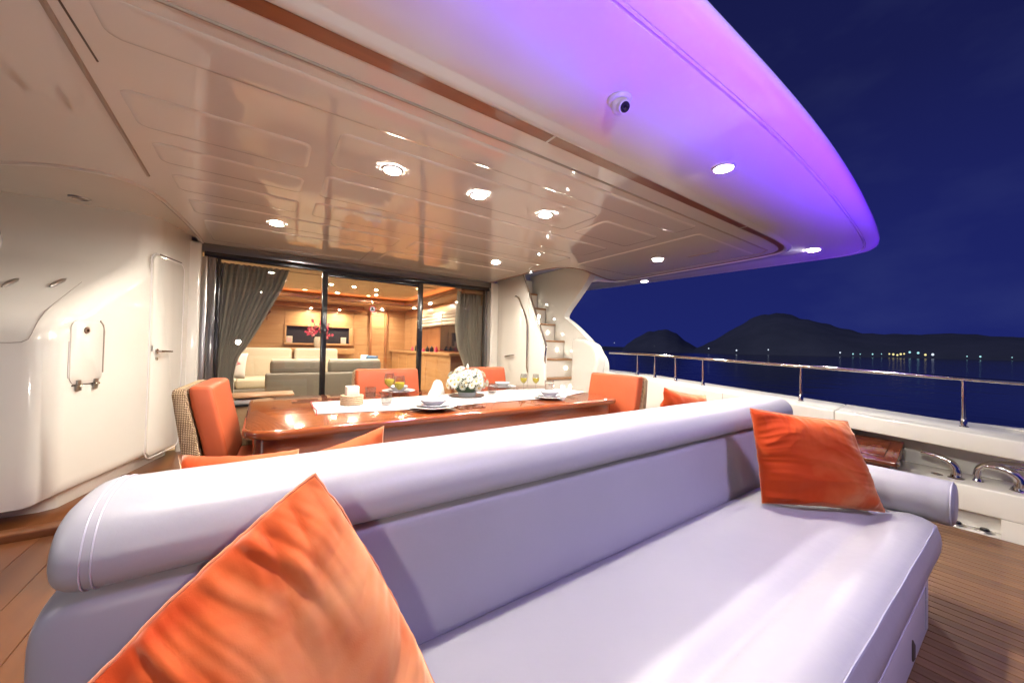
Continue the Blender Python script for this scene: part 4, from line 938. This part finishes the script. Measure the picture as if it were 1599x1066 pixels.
wine(2.34,2.95,ZR,'right stemmed glass of orange juice at the far right of the table',.93)
# rope candle holder
t=thing('candle_holder','cream square candle in a coiled rope holder on the left of the runner','candle',(.545,2.87,ZR))
for k in range(5):
    pts=[Vector((math.cos(a)*.072,math.sin(a)*.072,.009+.0135*k)) for a in [2*math.pi*j/28 for j in range(29)]]
    obj('rope_coil',tube(nb(),pts,[.0085+.0012*math.sin(j*2.7+k) for j in range(29)],8,False),M['rope'],t,rel=True)
obj('rope_liner',lathe(nb(),[(.001,.002),(.064,.002),(.064,.064),(.001,.064)],n=24),M['rope'],t,rel=True)
cd=obj('candle',bx((-.044,-.038,.064),(.044,.038,.135)),M['candle'],t,rel=True,bevel=.006,seg=3)
obj('wick',tube(nb(),[(0,0,.135),(.001,0,.143)],.0012,5),M['black'],t,rel=True)
t=thing('candle_jar','pale pink candle in a glass jar near the right end of the table','candle',(2.50,2.92,ZT+.004))
obj('jar',lathe(nb(),[(.001,0),(.048,0),(.050,.11),(.047,.11),(.045,.006),(.001,.005)],n=26),M['wineglass'],t,rel=True,ang=50)
obj('wax',lathe(nb(),[(.001,.008),(.042,.008),(.042,.085),(.001,.085)],n=22),M['candle'],t,rel=True,ang=50)
# cutlery
def cutlery(x,y,rz,kind,label,z=ZT):
    t=thing('fork' if kind=='fork' else 'knife',label,'cutlery',(x,y,z+.001),'cutlery beside the plates'); t.rotation_euler=(0,0,rz)
    obj('handle',bx((-.10,-.005,0),(.02,.005,.003)),M['chrome'],t,rel=True,bevel=.001,seg=1)
    if kind=='fork':
        obj('fork_head',bx((.02,-.010,.001),(.05,.010,.003)),M['chrome'],t,rel=True)
        for q in (-1,0,1): obj('tine',bx((.05,q*.007-.0017,.001),(.085,q*.007+.0017,.003)),M['chrome'],t,rel=True)
    else: obj('blade',prism(nb(),[(.02,-.006,.001),(.10,-.008,.001),(.11,.004,.001),(.02,.006,.001)],(0,0,.0016)),M['chrome'],t,rel=True)
k=0
for (px_,py_,nm) in ((1.0,2.42,'near left plates'),(2.13,2.48,'near right plates'),(1.06,3.42,'far left plates'),(2.18,3.34,'far right plates')):
    zf=R(90) if py_<2.9 else R(-90)
    cutlery(px_-.205,py_-.01,zf+.06,'fork','steel fork lying left of the '+nm)
    cutlery(px_+.20,py_-.01,zf-.03,'knife','steel table knife lying right of the '+nm)
    cutlery(px_+.245,py_-.01,zf+.02,'fork','steel dessert fork outside the knife at the '+nm)
# placemats (woven dark strips) beside plates: small slatted mat right of the near left plates
t=thing('slatted_mat','small dark slatted wooden mat on the near edge right of the left plates','placemat',(1.27,2.40,ZT))
for q in range(8): obj('slat',bx((-.10+.027*q,-.07,.001),(-.083+.027*q,.07,.006)),M['mahogany_dark'],t,rel=True,bevel=.001,seg=1)
# bouquet
t=thing('flower_bouquet','round bouquet of white daisies in a white pot on the table','flowers',(1.53,2.93,ZR))
obj('pot',lathe(nb(),[(.001,0),(.075,0),(.088,.05),(.085,.085),(.078,.085),(.001,.07)],n=28),M['porcelain'],t,rel=True,ang=50)
random.seed(21)
fl=nb(); 
# one daisy mesh
def daisy(r):
    bm=nb()
    for layer,(rr,tilt,off,zz_) in enumerate(((1,.12,0,0),(.78,.5,.2,.10),(.5,.9,.1,.18))):
        n=13 if layer<2 else 9
        for k in range(n):
            a=2*math.pi*k/n+off; w=.19*r*(1 if layer<2 else .8); L_=rr*r
            dx,dy=math.cos(a),math.sin(a); px_,py_=-dy,dx; zt=math.sin(tilt)*L_*.5
            p=[(dx*.15*r,dy*.15*r,zz_*r*.3),(dx*L_*.6+px_*w*.6,dy*L_*.6+py_*w*.6,zz_*r*.3+zt*.8),(dx*L_,dy*L_,zz_*r*.3+zt),(dx*L_*.6-px_*w*.6,dy*L_*.6-py_*w*.6,zz_*r*.3+zt*.8)]
            bm.faces.new([bm.verts.new(q) for q in p])
    return bm
dm=daisy(.044); me=bpy.data.meshes.new('daisy'); dm.to_mesh(me); dm.free(); me.materials.append(M['petal'])
cm=nb(); bmesh.ops.create_uvsphere(cm,u_segments=10,v_segments=6,radius=.007); cme=bpy.data.meshes.new('daisy_centre'); cm.to_mesh(cme); cm.free(); cme.materials.append(M['yellow'])
nf=58
for k in range(nf):
    ph=k*2.39996; zc=1-1.25*(k+.5)/nf; zc=max(-.2,zc); rr=math.sqrt(max(0,1-zc*zc)); n_=Vector((math.cos(ph)*rr,math.sin(ph)*rr,zc))
    p=Vector((0,0,.115))+Vector((n_.x*.165,n_.y*.165,n_.z*.135))*(random.uniform(.84,1.10)+.16*noise.noise(n_*1.6+Vector((3,1,2))))
    o=bpy.data.objects.new('daisy',me); C.objects.link(o); o.parent=t; o.location=p; o.rotation_euler=(n_+Vector([random.uniform(-.25,.25) for _ in range(3)])).to_track_quat('Z','Y').to_euler(); s=random.uniform(.8,1.15); o.scale=(s,s,s)
    c=bpy.data.objects.new('daisy_centre',cme); C.objects.link(c); c.parent=o; c.location=(0,0,.008)
fl.free()
bm=nb()
for k in range(160):
    n_=Vector([random.gauss(0,1) for _ in range(3)]).normalized(); 
    if n_.z<-.35: continue
    p=Vector((0,0,.11))+Vector((n_.x*.150,n_.y*.150,n_.z*.125)); a=Vector([random.uniform(-1,1) for _ in range(3)]).normalized(); b=n_.cross(a).normalized(); a=b.cross(n_)
    L_=random.uniform(.015,.04); w=.007
    bm.faces.new([bm.verts.new(q) for q in (p-b*w,p+a*L_*.5+n_*L_*.3,p+b*w,p-a*L_*.5)])
tag(obj('foliage',bm,M['green'],t,rel=True,smooth=False),kind='stuff')
bm=nb(); bmesh.ops.create_uvsphere(bm,u_segments=20,v_segments=12,radius=.125); bmesh.ops.scale(bm,verts=bm.verts,vec=(1,1,.8)); bmesh.ops.translate(bm,verts=bm.verts,vec=(0,0,.11)); obj('moss_core',bm,M['green'],t,rel=True)
bd=obj('bud_stem',tube(nb(),[(0,0,.15),(.005,.01,.245)],.002,5),M['green'],t,rel=True)
obj('bud',lathe(nb(),[(.001,0),(.009,.010),(.011,.022),(.005,.040),(.001,.048)],(.005,.01,.243),12),M['petal'],bd,rel=True)
# silver candle ring near bouquet
random.seed(9)
# small scatter dish under bouquet
tag(obj('flower_tray',lathe(nb(),[(.001,.001),(.15,.001),(.165,.008),(.162,.010),(.148,.004),(.001,.004)],n=40),M['steel'],loc=(1.53,2.93,ZR-.001),rel=True),'thin round silver tray under the daisy bouquet','tray')

# ------------------------------------------------------------------ dining chairs
def make_chair(label,loc,rz):
    t=thing('rattan_chair',label,'chair',(0,0,0),'rattan dining chairs with orange cushions')
    w=.34
    # back shell leaning back (-x is behind, chair faces +x)
    bm=nb(); rings=[]
    for (xf,xb,z,ww) in ((-.20,-.27,.20,.30),(-.21,-.29,.45,.325),(-.255,-.325,.70,.335),(-.30,-.36,.92,.325),(-.305,-.36,.945,.30)):
        rings.append([Vector((xf,-ww,z)),Vector((xf,ww,z)),Vector((xb,ww,z)),Vector((xb,-ww,z))])
    loft(bm,rings); obj('back_shell',bm,M['rattan'],t,rel=True,bevel=.015,seg=3)
    obj('seat_frame',bx((-.22,-.32,.24),(.30,.32,.38)),M['rattan'],t,rel=True,bevel=.02,seg=3)
    for sx in (-.22,.24):
        for sy in (-.28,.28): obj('leg',bx((sx-.025,sy-.025,0),(sx+.025,sy+.025,.26)),M['rattan'],t,rel=True,bevel=.005,seg=1)
    for s in (-1,1):
        obj('arm_panel',bx((-.24,s*.335-.02,.30),(.10,s*.335+.02,.56)),M['rattan'],t,rel=True,bevel=.015,seg=3)
    obj('seat_cushion',bx((-.17,-.30,.38),(.29,.30,.48)),M['orange_leather'],t,rel=True,bevel=.03,seg=4)
    bm=nb(); rings=[]
    for (xf,xb,z,ww) in ((-.10,-.205,.485,.30),(-.13,-.235,.65,.315),(-.175,-.282,.85,.315),(-.195,-.298,.955,.310)):
        rings.append([Vector((xf,-ww,z)),Vector((xf,ww,z)),Vector((xb,ww,z)),Vector((xb,-ww,z))])
    loft(bm,rings); obj('back_cushion',bm,M['orange_leather'],t,rel=True,bevel=.022,seg=4)
    t.location=loc; t.rotation_euler=(0,0,rz); return t
ch=make_chair('rattan chair with orange cushion at the left head of the table',(-.02,2.86,0),R(-3))
def cc(label,loc,rz,sc=1):
    c=copy_tree(ch,loc,None,rz); c['label']=label; c.scale=(sc,sc,1); return c
cc('rattan chair with orange cushion at the right head of the table',(2.72,2.40,0),R(183),.92)
cc('rattan chair with orange cushion on the far side of the table behind the juice glasses',(1.07,3.60,0),R(-90))
cc('rattan chair with orange cushion on the far side of the table behind the daisies',(2.20,3.60,0),R(-90))
# low sideboard by the glass, behind the left chair
t=thing('side_table','low rattan side table with pale wooden top by the left glass panel','side table',(.0,5.02,0))
obj('table_top',bx((-.36,4.86,.595),(.30,5.20,.62)),M['tread'],t,bevel=.006)
obj('basket_body',bx((-.32,4.90,.10),(.26,5.17,.50)),M['rattan'],t,bevel=.015,seg=3)
obj('shelf',bx((-.33,4.88,.50),(.27,5.18,.515)),M['black'],t,bevel=.003)
for x in (-.33,.25):
    for y in (4.89,5.15): obj('leg',bx((x,y,0),(x+.025,y+.025,.594)),M['trimwood'],t)
tag(obj('folded_towel',bx((-.26,4.91,.516),(.12,5.14,.575)),M['white_cloth'],bevel=.02,seg=3,loc=(-.07,5.02,.516)),'white folded towel on the shelf of the rattan side table','towel')
